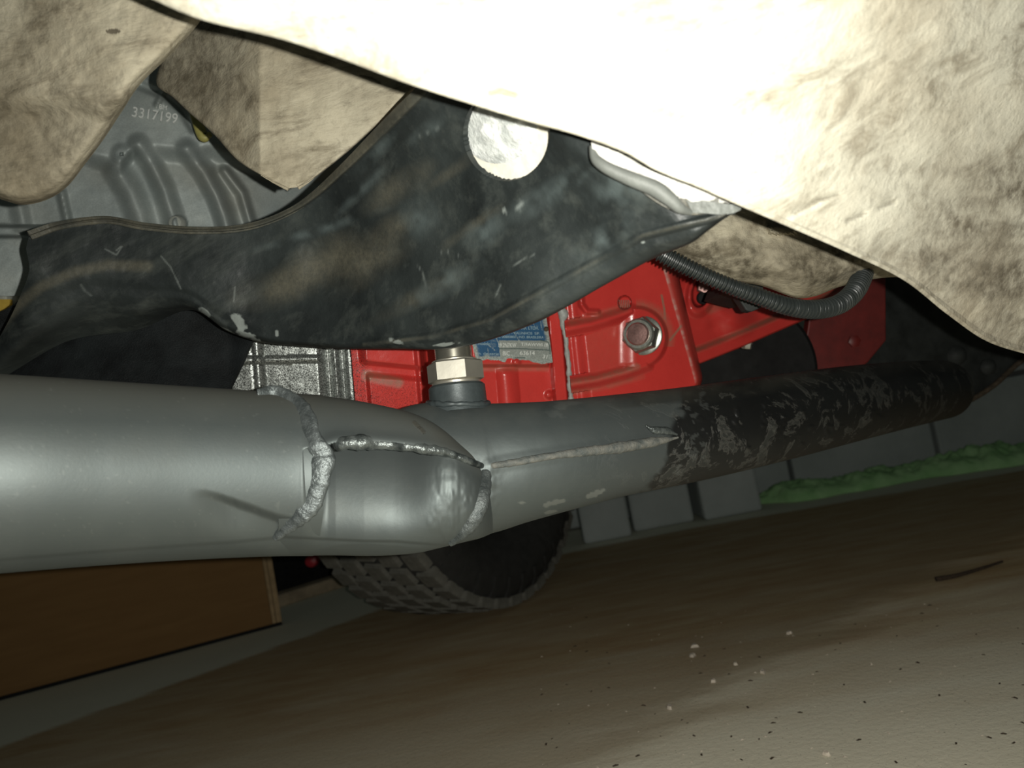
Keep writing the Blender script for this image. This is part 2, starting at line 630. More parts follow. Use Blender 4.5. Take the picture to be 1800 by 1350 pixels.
M['nickel'] = plain('bright_nickel_plating', (0.50, 0.475, 0.405), 0.38, 0.8, 120, 0.08, 0.0001)
M['sleeve'] = plain('machined_steel_sleeve', (0.40, 0.385, 0.32), 0.26, 0.9, 60, 0.12, 0.0001)
M['zinc'] = plain('zinc_plated_nut', (0.26, 0.27, 0.24), 0.36, 0.8, 300, 0.25, 0.0002)
M['stud'] = plain('red_washed_stud_end', (0.34, 0.20, 0.18), 0.30, 0.75, 200, 0.3)
M['bung'] = plain('dark_grey_painted_bung', (0.050, 0.061, 0.063), 0.42, 0.3, 150, 0.2, 0.0004)
M['thread'] = plain('dull_threads', (0.30, 0.15, 0.11), 0.45, 0.4, 300, 0.3)
M['conduit'] = plain('black_corrugated_plastic', (0.020, 0.0235, 0.0225), 0.38, 0.0, 120, 0.25)
M['rubber'] = plain('black_tyre_rubber', (0.030, 0.030, 0.028), 0.75, 0.0, 60, 0.25, 0.001, 0.3)
M['tread'] = plain('dusty_tread_rubber', (0.125, 0.122, 0.105), 0.85, 0.0, 60, 0.3, 0.001, 0.2)
M['rail'] = plain('matt_black_chassis', (0.022, 0.024, 0.023), 0.6, 0.0, 40, 0.4, 0.0012, 0.15)
M['rust'] = plain('rusty_black_edge', (0.05, 0.038, 0.026), 0.8, 0.0, 160, 0.5, 0.002, 0.2)
M['sealant'] = plain('grey_silicone_sealant', (0.24, 0.25, 0.235), 0.55, 0.0, 200, 0.25, 0.0012)
M['amber'] = plain('amber_gasket', (0.42, 0.29, 0.05), 0.5, 0.0, 100, 0.25)
M['olive'] = plain('olive_rubber_seal', (0.36, 0.33, 0.10), 0.55, 0.0, 100, 0.3)
M['galv'] = make_weld('crinkled_galvanised_washer', (0.55, 0.58, 0.56), (0.88, 0.90, 0.87), 0.5, 0.0)
M['cream'] = plain('cream_bushing_paint', (0.86, 0.82, 0.70), 0.6, 0.0, 90, 0.16, 0.0008)
M['ragged'] = plain('torn_white_underseal', (0.50, 0.49, 0.45), 0.7, 0.0, 130, 0.25, 0.003)
M['rolled'] = plain('grey_rolled_lip_paint', (0.115, 0.122, 0.112), 0.6, 0.0, 100, 0.2, 0.0012)
M['number'] = plain('cast_number_metal', (0.64, 0.66, 0.63), 0.5, 0.0, 100, 0.1)
M['white_print'] = plain('pale_plate_lettering', (0.22, 0.31, 0.34), 0.5, 0, 400, 0.2)
M['stamp'] = plain('stamped_white_characters', (0.52, 0.54, 0.51), 0.45, 0, 400, 0.15)
M['dark_red'] = plain('dark_red_plate', (0.105, 0.008, 0.006), 0.5, 0, 60, 0.25)  # one even dark red for the plate and its bolt head
M['black'] = plain('soft_black', (0.012, 0.012, 0.012), 0.7, 0, 60, 0.3, 0.0004, 0.08)
M['twig'] = plain('dark_bark', (0.035, 0.022, 0.012), 0.9, 0, 200, 0.4, 0.003)
M['flake'] = plain('pale_grit', (0.50, 0.44, 0.36), 0.9, 0, 200, 0.3)
M['redspot'] = plain('red_plastic', (0.42, 0.03, 0.04), 0.4, 0, 60, 0.15)
M['pale_thing'] = plain('pale_plastic', (0.45, 0.45, 0.44), 0.5, 0, 60, 0.2)
M['plank'] = plain('weathered_plank', (0.26, 0.21, 0.14), 0.9, 0, 30, 0.3, 0.001)

def make_board():
    n = NT('brown_fibreboard')
    g = n.noise(14, 6, 0.6, n.map((0.6, 0.6, 5)))
    f = n.noise(260, 3, 0.6)
    col = n.mix(n.rng(g, 0.3, 0.7), (0.17, 0.095, 0.036), (0.20, 0.115, 0.045))
    return n.out(col, 0.85, 0, n.bump(f, 0.0006, 0.4), 0.2)
M['board'] = make_board()
M['board_edge'] = plain('pale_board_edge', (0.30, 0.21, 0.11), 0.9, 0, 60, 0.25)

def make_block():
    n = NT('grey_concrete_block')
    a = n.noise(5, 6, 0.6)
    f = n.noise(90, 5, 0.7)
    col = n.mix(n.rng(a, 0.3, 0.7), (0.26, 0.29, 0.28), (0.38, 0.41, 0.40))
    return n.out(col, 0.95, 0, n.bump(f, 0.004, 0.6), 0.2)
M['block'] = make_block()
M['mortar'] = plain('dark_mortar', (0.13, 0.135, 0.13), 0.95, 0, 40, 0.3, 0.003, 0.2)

def make_cloth():
    n = NT('green_cloth')
    a = n.noise(16, 5, 0.6)
    w = n.noise(500, 2, 0.5)
    col = n.mix(n.rng(a, 0.3, 0.7), (0.20, 0.40, 0.16), (0.36, 0.56, 0.29))
    return n.out(col, 0.95, 0, n.bump(w, 0.001, 0.4), 0.1)
M['cloth'] = make_cloth()

def make_floor():
    n = NT('stained_concrete_floor')
    w = n.noise(3.2, 7, 0.62)
    st = n.map((1.3, 5.0, 1.0), (0, 0, -0.25))
    s = n.noise(2.6, 7, 0.62, st, 0.4)
    s2 = n.noise(7.0, 6, 0.6, st, 0.3)
    f = n.noise(150, 5, 0.7)
    sp = n.noise(420, 2, 0.5)
    sep = n.new('ShaderNodeSeparateXYZ')
    n.link(n.co, sep.inputs[0])
    X, Y = sep.outputs[0], sep.outputs[1]
    base = n.mix(n.rng(w, 0.3, 0.7), (0.66, 0.62, 0.48), (0.78, 0.74, 0.59))
    # oily brown wear across the parking bay, a clean strip along the wall
    brown = n.mix(n.rng(s2, 0.35, 0.68), (0.42, 0.265, 0.125), (0.56, 0.44, 0.26))
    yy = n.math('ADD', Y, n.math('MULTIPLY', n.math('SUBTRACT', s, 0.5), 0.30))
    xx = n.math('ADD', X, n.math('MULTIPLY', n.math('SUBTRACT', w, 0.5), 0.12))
    band = n.rng(yy, 0.66, 1.02)
    col = n.mix(n.math('MULTIPLY', band, n.rng(s, 0.22, 0.52, 0.55, 1.0)), base, brown)
    # darker patch with a clear slanting edge
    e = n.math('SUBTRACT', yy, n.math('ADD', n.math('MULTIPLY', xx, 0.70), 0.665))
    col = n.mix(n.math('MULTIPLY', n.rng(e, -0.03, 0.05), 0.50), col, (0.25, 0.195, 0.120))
    # clean strip by the wall
    lim = n.math('ADD', n.math('MULTIPLY', n.math('ABSOLUTE', n.math('SUBTRACT', X, 0.35)), -0.06), 1.78)
    lim2 = n.math('ADD', n.math('MULTIPLY', X, 1.05), 1.86)
    lim3 = n.math('MINIMUM', lim, lim2)
    ye = n.math('SUBTRACT', n.math('ADD', Y, n.math('MULTIPLY', n.math('SUBTRACT', s2, 0.5), 0.05)), lim3)
    clean = n.mix(n.rng(w, 0.3, 0.7), (0.56, 0.57, 0.47), (0.64, 0.64, 0.53))
    col = n.mix(n.math('MULTIPLY', n.rng(ye, -0.01, 0.02), 0.9), col, clean)
    col = n.mix(n.rng(f, 0.60, 0.78, 0, 0.30), col, (0.62, 0.58, 0.48))
    col = n.mix(n.rng(sp, 0.66, 0.72, 0, 0.5), col, (0.08, 0.06, 0.04))
    h = n.math('ADD', n.math('MULTIPLY', f, 0.6), n.math('MULTIPLY', w, 0.4))
    return n.out(col, 0.75, 0, n.bump(h, 0.0018, 0.6), 0.3)
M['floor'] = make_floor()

def make_plate():
    n = NT('printed_data_plate')
    r, g, b = n.wear()    # r: blue print, g: scuffed pale metal, b: dark ruling
    f = n.noise(900, 4, 0.7)
    col = n.mix(n.rng(f, 0.35, 0.65), (0.16, 0.18, 0.165), (0.23, 0.245, 0.225))
    col = n.mix(r, col, (0.012, 0.062, 0.135))
    col = n.mix(n.math('MULTIPLY', g, n.rng(f, 0.42, 0.6)), col, (0.30, 0.335, 0.31))
    col = n.mix(b, col, (0.03, 0.055, 0.05))
    return n.out(col, 0.45, 0.2, n.bump(f, 0.0004, 0.4), 0.4)
M['plate'] = make_plate()

# ------------------------------------------------------------------ setting: floor and block wall
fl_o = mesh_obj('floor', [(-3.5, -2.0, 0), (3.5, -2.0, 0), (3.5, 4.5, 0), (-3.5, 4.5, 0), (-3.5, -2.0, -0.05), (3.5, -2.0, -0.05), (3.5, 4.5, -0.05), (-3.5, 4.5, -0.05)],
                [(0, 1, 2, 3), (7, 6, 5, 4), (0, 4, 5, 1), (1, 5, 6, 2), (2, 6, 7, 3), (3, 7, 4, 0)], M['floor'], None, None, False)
# keep the floor's texture in world metres
_off = Vector(fl_o.location)
fl_o.data.transform(Matrix.Translation(_off))
fl_o.location = (0, 0, 0)
tag(fl_o, 'brown-stained concrete garage floor under the vehicle', 'floor', kind='structure')

WY = 2.10
wall = box('wall_back', (0, WY + 0.10, 1.2), (7.0, 0.12, 2.4), M['mortar'])
tag(wall, 'grey concrete block garage wall behind the vehicle', 'wall', kind='structure')
blk = None
for row in range(4):
    for k in range(-6, 8):
        x = k * 0.40 + (0.2 if row % 2 else 0.0) + 0.10
        if x < -2.2 or x > 2.6: continue
        c = (x, WY + 0.055 - random.uniform(0, 0.012), 0.10 + row * 0.20)
        if blk is None:
            blk = box('concrete_block', c, (0.388, 0.10, 0.188), M['block'], wall, 0, 0.006)
            o = blk
        else:
            o = blk.copy()
            COL.objects.link(o)
            o.parent = wall
            o.location = Vector(c) - Vector(wall.location)

# loose blocks standing along the wall
def loose_block(pxl, pxr, pyb, h, label, dep=0.14):
    a, b = floor_pt(pxl, pyb), floor_pt(pxr, pyb - (pxr - pxl) * 0.185)
    c = (a + b) / 2
    w = np.linalg.norm(b - a)
    rz = math.atan2(b[1] - a[1], b[0] - a[0])
    nrm = np.array([-math.sin(rz), math.cos(rz), 0])
    c = c + nrm * dep / 2
    root = empty('loose_block', (c[0], c[1], 0))
    box('body', (c[0], c[1], h / 2), (w, dep, h), M['block'], root, rz, 0.008)
    box('chipped_corner', (c[0] + 0.3 * w, c[1], h + 0.004), (w * 0.3, dep * 0.8, 0.012), M['block'], root, rz, 0.004)
    tag(root, label, 'block', 'loose concrete blocks by the wall')
loose_block(1240, 1342, 916, 0.17, 'pale loose concrete block at the left end of the green cloth')
loose_block(1028, 1112, 958, 0.15, 'short loose concrete block just right of the tyre', 0.06)
loose_block(1116, 1222, 936, 0.20, 'tall dark loose concrete block between the two paler ones', 0.05)

# green cloth rolled along the foot of the wall
_ca, _cb = floor_pt(1325, 893), floor_pt(1880, 800)
nL, nS = 240, 40
tL = np.linspace(0, 1, nL)
rows = []
ax = (_cb - _ca)
axn = ax / np.linalg.norm(ax)
side = np.array([-axn[1], axn[0], 0])
sN = np.linspace(-1, 1, nS)
TT, SS = np.meshgrid(tL, sN, indexing='ij')
wid = 0.012 + 0.060 * sstep(0, 0.12, TT) + 0.014 * np.sin(TT * 9) * sstep(0.0, 0.2, TT)
hgt = (0.008 + 0.026 * sstep(0, 0.12, TT) * (1 + 0.35 * vnoise(np.stack([TT * 7, SS * 0, SS * 0], -1), 3)))
base = _ca + TT[..., None] * ax
fold = fbm(np.stack([TT * 26, SS * 2.4, TT * 0], -1), 4, 9)
prof = np.sqrt(np.clip(1 - np.abs(SS) ** 2.2, 0, 1))
Zc = 0.003 + hgt * prof * (1 + 0.55 * fold)
lat = SS * wid * (1 + 0.25 * vnoise(np.stack([TT * 14, np.sign(SS), TT * 0], -1), 5))
cp = base + side * (lat + 0.06)[..., None]
cp[..., 2] = Zc
cl = sheet('green_cloth', cp.transpose(1, 0, 2), 0.002, M['cloth'], None, None, None, 60, back=np.concatenate([cp[..., :2], np.full(cp.shape[:2] + (1,), 0.001)], -1).transpose(1, 0, 2))
tag(cl, 'crumpled green cloth lying along the foot of the wall', 'cloth')

# upright fibreboard left and things behind it
b0, b1 = floor_pt(-160, 1274), floor_pt(496, 1098)
bd = b1 - b0
bl = np.linalg.norm(bd)
bdir = bd / bl
bn = np.array([-bdir[1], bdir[0], 0])
brz = math.atan2(bdir[1], bdir[0])
bh = 0.30
mid = (b0 + b1) / 2
root = empty('fibreboard_panel', (mid[0], mid[1], 0))
box('board_face', mid - bdir * 0.009 + bn * 0.004 + np.array([0, 0, bh / 2]), (bl - 0.018, 0.006, bh), M['board'], root, brz)
box('edge_strip', b1 - bdir * 0.004 + bn * 0.010 + np.array([0, 0, bh / 2]), (0.010, 0.018, bh), M['board_edge'], root, brz, 0.001)
box('edge_strip', b1 - bdir * 0.0135 + bn * 0.006 + np.array([0, 0, bh / 2]), (0.0075, 0.010, bh), M['board_edge'], root, brz, 0.001)
box('back_batten', mid + bn * 0.016 + np.array([0, 0, 0.05]), (bl * 0.9, 0.018, 0.06), M['board_edge'], root, brz)
box('bottom_lip', mid - bn * 0.0012 + np.array([0, 0, 0.003]), (bl, 0.004, 0.006), M['black'], root, brz)
tag(root, 'brown fibreboard panel standing on edge at lower left', 'board')

pa, pb = floor_pt(488, 1066), floor_pt(600, 1030)
pc = (pa + pb) / 2
prz = math.atan2(*(pb - pa)[1::-1])
pk = box('wooden_plank', (pc[0], pc[1], 0.014), (0.34, 0.05, 0.028), M['plank'], None, prz, 0.003)
tag(pk, 'weathered plank lying on the floor behind the fibreboard edge', 'plank')
kc = np.array([pc[0] - 0.05, pc[1] + 0.11, 0])
kb = empty('dark_toolbox', kc)
box('body', kc + [0, 0, 0.07], (0.30, 0.14, 0.14), M['black'], kb, prz, 0.01)
_rp = P(545, 988, 1.84)
lathe('round_knob', _rp + np.array([0, 0.06, 0]), (0, -1, 0), [(0.010, 0), (0.014, 0.02), (0.016, 0.045), (0.013, 0.055), (0.004, 0.058)], M['redspot'], kb, 20)
tag(kb, 'dark box with a round red knob between board and tyre', 'box')
_wp = floor_pt(512, 1022, 0.03)
ww = lathe('small_white_cap', (floor_pt(508, 1052)[0], floor_pt(508, 1052)[1] , 0.0285), (0, 0, 1), [(0.012, 0), (0.013, 0.010), (0.012, 0.024), (0.009, 0.026)], M['pale_thing'], None, 20)
tag(ww, 'small pale cap on the plank by the dark box', 'cap')

# ------------------------------------------------------------------ tyre
def build_tyre():
    cpx = floor_pt(915, 1062)
    R, W = 0.315, 0.20
    ang = math.radians(59)
    n = np.array([math.sin(ang), -math.cos(ang), 0])      # outward normal of the near sidewall
    ccen = np.array([cpx[0], cpx[1], R]) - n * (W * 0.42)
    root = empty('tyre', (ccen[0], ccen[1], 0))
    tdir = np.array([math.cos(ang), math.sin(ang), 0])
    up = np.array([0, 0, 1.0])
    hw = W / 2
    def ring(prof, ns=120):
        th = np.linspace(0, 2 * np.pi, ns, endpoint=False)
        V = []
        for (r, a) in prof:
            V.append(ccen + n * a + r * (np.cos(th)[:, None] * tdir + np.sin(th)[:, None] * up))
        return np.array(V)
    def closed(name, prof, mat, parent):
        rg = ring(prof)
        m, ns = rg.shape[:2]
        idx = np.arange(m * ns).reshape(m, ns)
        a, b = idx, np.roll(idx, -1, 0)
        q = np.stack([a, np.roll(a, -1, 1), np.roll(b, -1, 1), b], -1).reshape(-1, 4)
        return mesh_obj(name, rg.reshape(-1, 3), q, mat, parent, None, True, 40)
    Rt = R - 0.010
    closed('carcass', [(0.19, -hw * 0.70), (0.215, -hw * 0.92), (0.25, -hw * 1.02), (0.28, -hw * 0.98), (Rt - 0.008, -hw * 0.86),
                       (Rt, -hw * 0.72), (Rt + 0.002, 0), (Rt, hw * 0.72), (Rt - 0.008, hw * 0.86), (0.28, hw * 0.98), (0.25, hw * 1.02),
                       (0.215, hw * 0.92), (0.19, hw * 0.70)], M['rubber'], root)
    closed('rim', [(0.02, -0.04), (0.19, -hw * 0.66), (0.195, hw * 0.66), (0.165, hw * 0.6), (0.15, 0.0), (0.02, 0.01)], M['rail'], root)
    # radial ribs on the shoulder
    for k in range(40):
        th = 2 * math.pi * k / 40
        if math.sin(th) > 0.35: continue
        e = math.cos(th) * tdir + math.sin(th) * up
        t2 = -math.sin(th) * tdir + math.cos(th) * up
        V = []
        for s in (-1, 1):
            for (r, a) in ((0.262, hw * 0.99), (0.262, hw * 1.05), (0.296, hw * 0.93), (0.296, hw * 0.80)):
                V.append(ccen + e * r + n * a + t2 * s * 0.006)
        mesh_obj('shoulder_rib', np.array(V), [(0, 1, 2, 3), (7, 6, 5, 4), (0, 4, 5, 1), (1, 5, 6, 2), (2, 6, 7, 3), (3, 7, 4, 0)], M['rubber'], root, None, False)
    # tread blocks: five slanted rows
    N = 44
    proto = {}
    for row, a in enumerate(np.linspace(-0.78, 0.78, 5)):
        for k in range(N):
            th = 2 * math.pi * (k + 0.37 * row) / N
            if math.sin(th) > 0.30: continue
            if row not in proto:
                V = []
                L = math.pi * R / N * 0.86
                wv = hw * 0.155
                for z in (-0.006, 0.0105):
                    s = 1.0 if z < 0 else 0.9
                    V += [(-L * s, -wv * s, z), (L * s * 0.75, -wv * s, z), (L * s, wv * s, z), (-L * s * 0.75, wv * s, z)]
                F = [(3, 2, 1, 0), (4, 5, 6, 7), (0, 1, 5, 4), (1, 2, 6, 5), (2, 3, 7, 6), (3, 0, 4, 7)]
                me = bpy.data.meshes.new('tread_block')
                me.from_pydata(V, [], F)
                me.materials.append(M['tread'])
                proto[row] = me
            o = bpy.data.objects.new('tread_block', proto[row])
            COL.objects.link(o)
            o.parent = root
            e = math.cos(th) * tdir + math.sin(th) * up
            t2 = -math.sin(th) * tdir + math.cos(th) * up
            rr = Rt - (0.004 if abs(a) > 0.7 else 0.0) - 0.0012
            pos = ccen + e * rr + n * a * hw - np.array([ccen[0], ccen[1], 0])
            Mx = Matrix(((t2[0], n[0], e[0], pos[0]), (t2[1], n[1], e[1], pos[1]), (t2[2], n[2], e[2], pos[2]), (0, 0, 0, 1)))
            o.matrix_local = Mx
    tag(root, 'black tyre with blocky dusty tread standing on the floor', 'tyre')
build_tyre()

# ------------------------------------------------------------------ floor debris
tp = [floor_pt(*q, 0.004) for q in ((1645, 1018), (1680, 1012), (1712, 1003), (1738, 995), (1762, 987))]
tw = tube('twig', spline(np.array(tp), 24), np.linspace(0.0034, 0.0016, 24), M['twig'], None, 8)
tag(tw, 'thin dark twig lying on the brown floor at right', 'twig')
for (x, y, w, lb) in ((1221, 1137, 13, 'pale flake of grit on the floor, topmost of the upper pair'),
                      (1217, 1154, 11, 'pale flake of grit on the floor, lower one of the upper pair'),
                      (1292, 1169, 8, 'small pale flake of grit right of the upper pair'),
                      (1340, 1183, 11, 'pale flake of grit on the slanting edge of the darker patch'),
                      (1255, 1199, 10, 'oval pale flake of grit left of the damp edge'),
                      (1178, 1245, 11, 'pale flake of grit lowest and furthest left on the darker patch'),
                      (1387, 1114, 10, 'long pale flake of grit high on the darker patch'),
                      (1453, 1328, 10, 'pale flake of grit near the bottom of the lit floor')):
    c = floor_pt(x, y)
    rr = w * c[1] / FPX / 2
    k = 9
    th = np.linspace(0, 2 * np.pi, k, endpoint=False)
    ra = rr * (1 + 0.35 * rng.uniform(-1, 1, k))
    V = [(c[0] + ra[i] * math.cos(th[i]), c[1] + 1.5 * ra[i] * math.sin(th[i]), 0.0004) for i in range(k)]
    V += [(c[0] + 0.7 * ra[i] * math.cos(th[i]), c[1] + 1.05 * ra[i] * math.sin(th[i]), 0.0026 + 0.001 * rng.uniform()) for i in range(k)]
    F = [tuple(range(k, 2 * k)), tuple(reversed(range(k)))] + [(i, (i + 1) % k, k + (i + 1) % k, k + i) for i in range(k)]
    o = mesh_obj('grit_flake', np.array(V), F, M['flake'], None, None, False)
    tag(o, lb, 'flake', 'pale grit flakes on the floor')
def grit():
    r2 = np.random.default_rng(3)
    V, F, mi = [], [], []
    for i in range(210):
        dark = i < 95
        c = floor_pt(r2.uniform(950, 1900), r2.uniform(1060, 1420))
        s = (0.0014 if dark else 0.0009) * r2.uniform(0.4, 1.3)
        a = r2.uniform(0, 6.28)
        b = len(V)
        for (dx, dy, dz) in ((-1.6, -.6, 0), (1.8, -.5, 0), (1.3, .7, 0), (-1.2, .6, 0), (0, 0, 0.9)):
            V.append((c[0] + s * (dx * math.cos(a) - dy * math.sin(a)), c[1] + s * (dx * math.sin(a) + dy * math.cos(a)), 0.0002 + s * dz * 0.8))
        F += [(b, b + 1, b + 4), (b + 1, b + 2, b + 4), (b + 2, b + 3, b + 4), (b + 3, b, b + 4), (b + 3, b + 2, b + 1, b)]
        mi += [0 if dark else 1] * 5
    o = mesh_obj('floor_grit', np.array(V), F, M['twig'], None, None, False)
    o.data.materials.append(M['flake'])
    o.data.polygons.foreach_set('material_index', mi)
    tag(o, 'fine dark crumbs and sand grains scattered over the lit floor', 'grit', kind='stuff')
grit()

# ------------------------------------------------------------------ chassis rail, far right
rail = empty('chassis_rail', P(1700, 760, 0.95))
rp = [(1535, 440), (1640, 450), (1800, 560), (2050, 600), (2050, 560), (1870, 590), (1790, 640), (1745, 680), (1690, 712), (1620, 736), (1560, 752), (1440, 770), (1440, 690), (1500, 640), (1528, 600), (1556, 560)]
prism('web', [P(x, y, 0.93 + 0.0002 * (x - 1600)) for x, y in [(1535, 400), (2100, 480), (2100, 560), (1870, 585), (1792, 640), (1745, 682), (1690, 714), (1620, 738), (1540, 752), (1430, 765), (1430, 660), (1535, 600)]],
      _fw * 0.05 + _U * 0.02, M['rail'], rail, 0.003)
tube('lower_lip', spline([tuple(P(x, y, 0.923 + 0.0002 * (x - 1600))) for x, y in [(1480, 757), (1560, 749), (1620, 735), (1690, 711), (1745, 679), (1792, 637), (1870, 583)]], 60),
     0.0032, M['rust'], rail, 10)
lathe('rivet', P(1680, 625, 0.945), -_fw, [(0.012, 0), (0.012, 0.003), (0.008, 0.008), (0.002, 0.010)], M['rail'], rail, 20)
lathe('rivet', P(1735, 645, 0.955), -_fw, [(0.010, 0), (0.010, 0.003), (0.007, 0.007), (0.002, 0.009)], M['rail'], rail, 20)
tag(rail, 'matt black chassis rail with curved lower lip beyond the pipe end', 'chassis rail')

# dark red bracket behind the conduit and the black drum between
rb = empty('mount_plate', P(1490, 650, 0.84))
prism('plate', [P(x, y, 0.86) for x, y in [(1428, 520), (1475, 470), (1557, 455), (1558, 598), (1525, 638), (1470, 670), (1405, 680)]], _fw * 0.014, M['dark_red'], rb, 0.0015)
lathe('bolt_head', P(1500, 600, 0.859), -_fw, [(0.006, 0), (0.007, 0.001), (0.007, 0.004), (0.005, 0.005)], M['dark_red'], rb, sides=6)
tag(rb, 'dark red steel plate with a cut corner right of the gearbox', 'plate')
dr = empty('brake_drum', P(1330, 700, 0.80))
lathe('shell', P(1292, 655, 0.85), -_fw * 0.9 - _R * 0.1, [(0.072, 0), (0.076, 0.005), (0.076, 0.045), (0.072, 0.050), (0.030, 0.052), (0.028, 0.053)], M['black'], dr, 64)
tag(dr, 'black drum in shadow between red tail housing and pipe', 'drum')

# ------------------------------------------------------------------ bell housing (grey, upper left)
def field(name, x0, x1, y0, y1, nx, ny, depth, height, material, parent, thick=0.05, attr=None, xl=None, xr=None, yb=None, yt=None, angle=55):
    """relief casting: surface points at depth(px,py) minus relief height, closed with a body behind"""
    v = np.linspace(0, 1, ny)[:, None]
    u = np.linspace(0, 1, nx)[None, :]
    py = lerp(y0, y1, v) + 0 * u
    px = lerp(x0, x1, u) + 0 * v
    if yb is not None or yt is not None:
        yb_ = yb(px) if yb is not None else y1
        yt_ = yt(px) if yt is not None else y0
        py = yt_ + (yb_ - yt_) * v
    if xr is not None or xl is not None:
        xl_ = xl(py) if xl is not None else x0
        xr_ = xr(py) if xr is not None else x1
        px = xl_ + (xr_ - xl_) * u
    h = height(px, py)
    pts = P(px, py, depth(px, py) - h)
    at = attr(px, py) if attr is not None else np.zeros(px.shape + (3,))
    bk = P(px, py, depth(px, py) + thick)
    # shrink the back a little so the sides are drafted, not along the view rays
    c = bk.mean((0, 1))
    bk = c + (bk - c) * 0.86
    return sheet(name, pts, thick, material, parent, at, None, angle, back=bk)

def ridge(px, py, poly, w, h, taper=False):
    d, t = pdist(px, py, poly)
    k = np.clip(1 - d / w, 0, 1)
    return h * 0.5 * (1 - np.cos(np.pi * k))

bell = empty('bell_housing', P(200, 480, 0.66))
ledge = [(-100, 250), (130, 262), (165, 278), (212, 289), (235, 262), (262, 262), (330, 268), (372, 262), (470, 300)]
def bell_d(px, py):
    return 0.680 + 0.00012 * (px - 250) + 0.0000011 * (np.clip(230 - py, 0, 400)) ** 2 + 0.0000006 * np.clip(px - 300, 0, 400) ** 2
def bell_h(px, py):
    ly = np.interp(px, [p[0] for p in ledge], [p[1] for p in ledge])
    up = 1 - sstep(-12, 24, py - ly)
    h = 0.013 * up
    h = h + ridge(px, py, [(243, 254), (268, 290), (288, 332), (302, 375), (308, 396)], 24, 0.013) * (1 - 0.3 * up)
    h = h + ridge(px, py, [(328, 264), (358, 302), (380, 342), (394, 378), (399, 398)], 24, 0.012) * (1 - 0.3 * up)
    h = h + ridge(px, py, [(205, 300), (228, 335), (242, 370), (250, 398)], 30, 0.009)
    h = h + ridge(px, py, [(395, 300), (425, 340), (440, 390)], 14, 0.008)
    h = h + ridge(px, py, [(108, 340), (120, 395)], 12, 0.006)
    h = h + ridge(px, py, [(30, 350), (40, 395)], 22, 0.005)
    h = h + 0.018 * sstep(394, 402, py + (px - 60) * -0.02)
    h = h + 0.012 * sstep(412, 420, py)
    d = np.hypot(px - 314, py - 393)
    h = h + 0.012 * (1 - sstep(11, 16, d))
    d = np.hypot(px - 213.5, py - 271)
    h = h - 0.006 * (1 - sstep(1.5, 3.0, d)) + 0.003 * (1 - sstep(8, 22, d))
    h = h + ridge(px, py, [(288, 158), (280, 176), (276, 184)], 9, 0.006)
    rim, _ = pdist(px, py, [(240, 140), (275, 152), (305, 172), (330, 200), (352, 235), (365, 262)])
    h = h - ridge(px, py, [(248, 150), (290, 168), (318, 190), (340, 225)], 12, 0.006)
    h = h + 0.0010 * n2(px, py, 40, 5)
    return h
def bell_attr(px, py):
    a = np.zeros(px.shape + (3,))
    d1, _ = pdist(px, py, [(200, 300), (340, 300), (420, 360)])
    a[..., 0] = np.clip((1 - sstep(10, 70, d1)) * 0.5 + 0.7 * n2(px, py, 60, 3), 0, 1) * sstep(270, 300, py) * 0.6
    return a
field('casting', -420, 640, 60, 520, 430, 220, bell_d, bell_h, M['alu'], bell, 0.08, bell_attr)
def low_h(px, py):
    h = 0.004 * sstep(418, 426, py) - 0.012 * sstep(452, 520, py) * (1 - sstep(0, 26, np.abs(px - 12)))
    return h + 0.0005 * n2(px, py, 30, 8)
field('lower_flange', -420, 70, 404, 640, 60, 90, lambda x, y: 0.660 + 0 * x, low_h, M['alu_pale'], bell, 0.03)
lathe('boss', P(314, 394, bell_d(314., 394.) - 0.016), -_fw - 0.1 * _R, [(0.0068, 0), (0.0068, 0.004), (0.0055, 0.0065), (0.002, 0.0072)], M['alu_pale'], bell, 24)
prism('gasket_strip', [P(x, y, 0.645) for x, y in [(-30, 526), (17, 526), (14, 560), (-30, 562)]], _fw * 0.004, M['amber'], bell)
lettering('cast_number', '3317199', 273, 203, 0.6680, 80, 17, math.radians(9), M['number'], bell, 0.0008, bell_d)
lettering('cast_mark', 'VBM', 283, 188, 0.6700, 22, 8, math.radians(12), M['number'], bell, 0.0006, bell_d)
tag(bell, 'grey cast aluminium bell housing with curved ribs and raised number', 'housing')

ol = spline([tuple(P(x, y, d)) for x, y, d in [(337, 196, 0.640), (349, 220, 0.638), (357, 240, 0.636), (370, 236, 0.634)]], 16)
os_ = tube('rubber_seal', ol, np.array([0.0022 + 0.0025 * math.sin(math.pi * min(1, k / 12)) for k in range(16)]), M['olive'], None, 12)
tag(os_, 'small olive yellow rubber seal wedged at the bell housing edge', 'seal')

# ------------------------------------------------------------------ clutch housing (speckled) and red gearbox
gb = empty('gearbox', P(900, 800, 0.66))
def gdep(px, py):
    return 0.594 + 0.00016 * (px - 800) + 0.00005 * (py - 640)
def cl_h(px, py):
    tl = (py - 660) * 0.075
    x = px - tl
    h = 0.009 * (1 - sstep(558, 584, x)) + 0.006 * sstep(576, 592, x) * (1 - sstep(590, 604, x)) + 0.004 * sstep(604, 614, x)
    k = np.clip(1 - ((x - 457) / 11.0) ** 2, 0, 1)
    h = h + 0.006 * np.sqrt(k) * (x < 560)
    yy = py - (px - 500) * -0.02
    k2 = np.clip(1 - ((yy - 632) / 8.0) ** 2, 0, 1)
    h = h + 0.0050 * np.sqrt(k2) * (1 - sstep(560, 574, x))
    h = h + 0.004 * (1 - sstep(440, 470, x))
    return h + 0.0003 * n2(px, py, 20, 2)
field('clutch_housing', 380, 622, 540, 760, 200, 140, lambda x, y: 0.600 + 0.00006 * (x - 620) + 0.00005 * (y - 640), cl_h, M['alu_speck'], gb, 0.05, None, xr=lambda y: 615.5 + (y - 610) * 0.085)

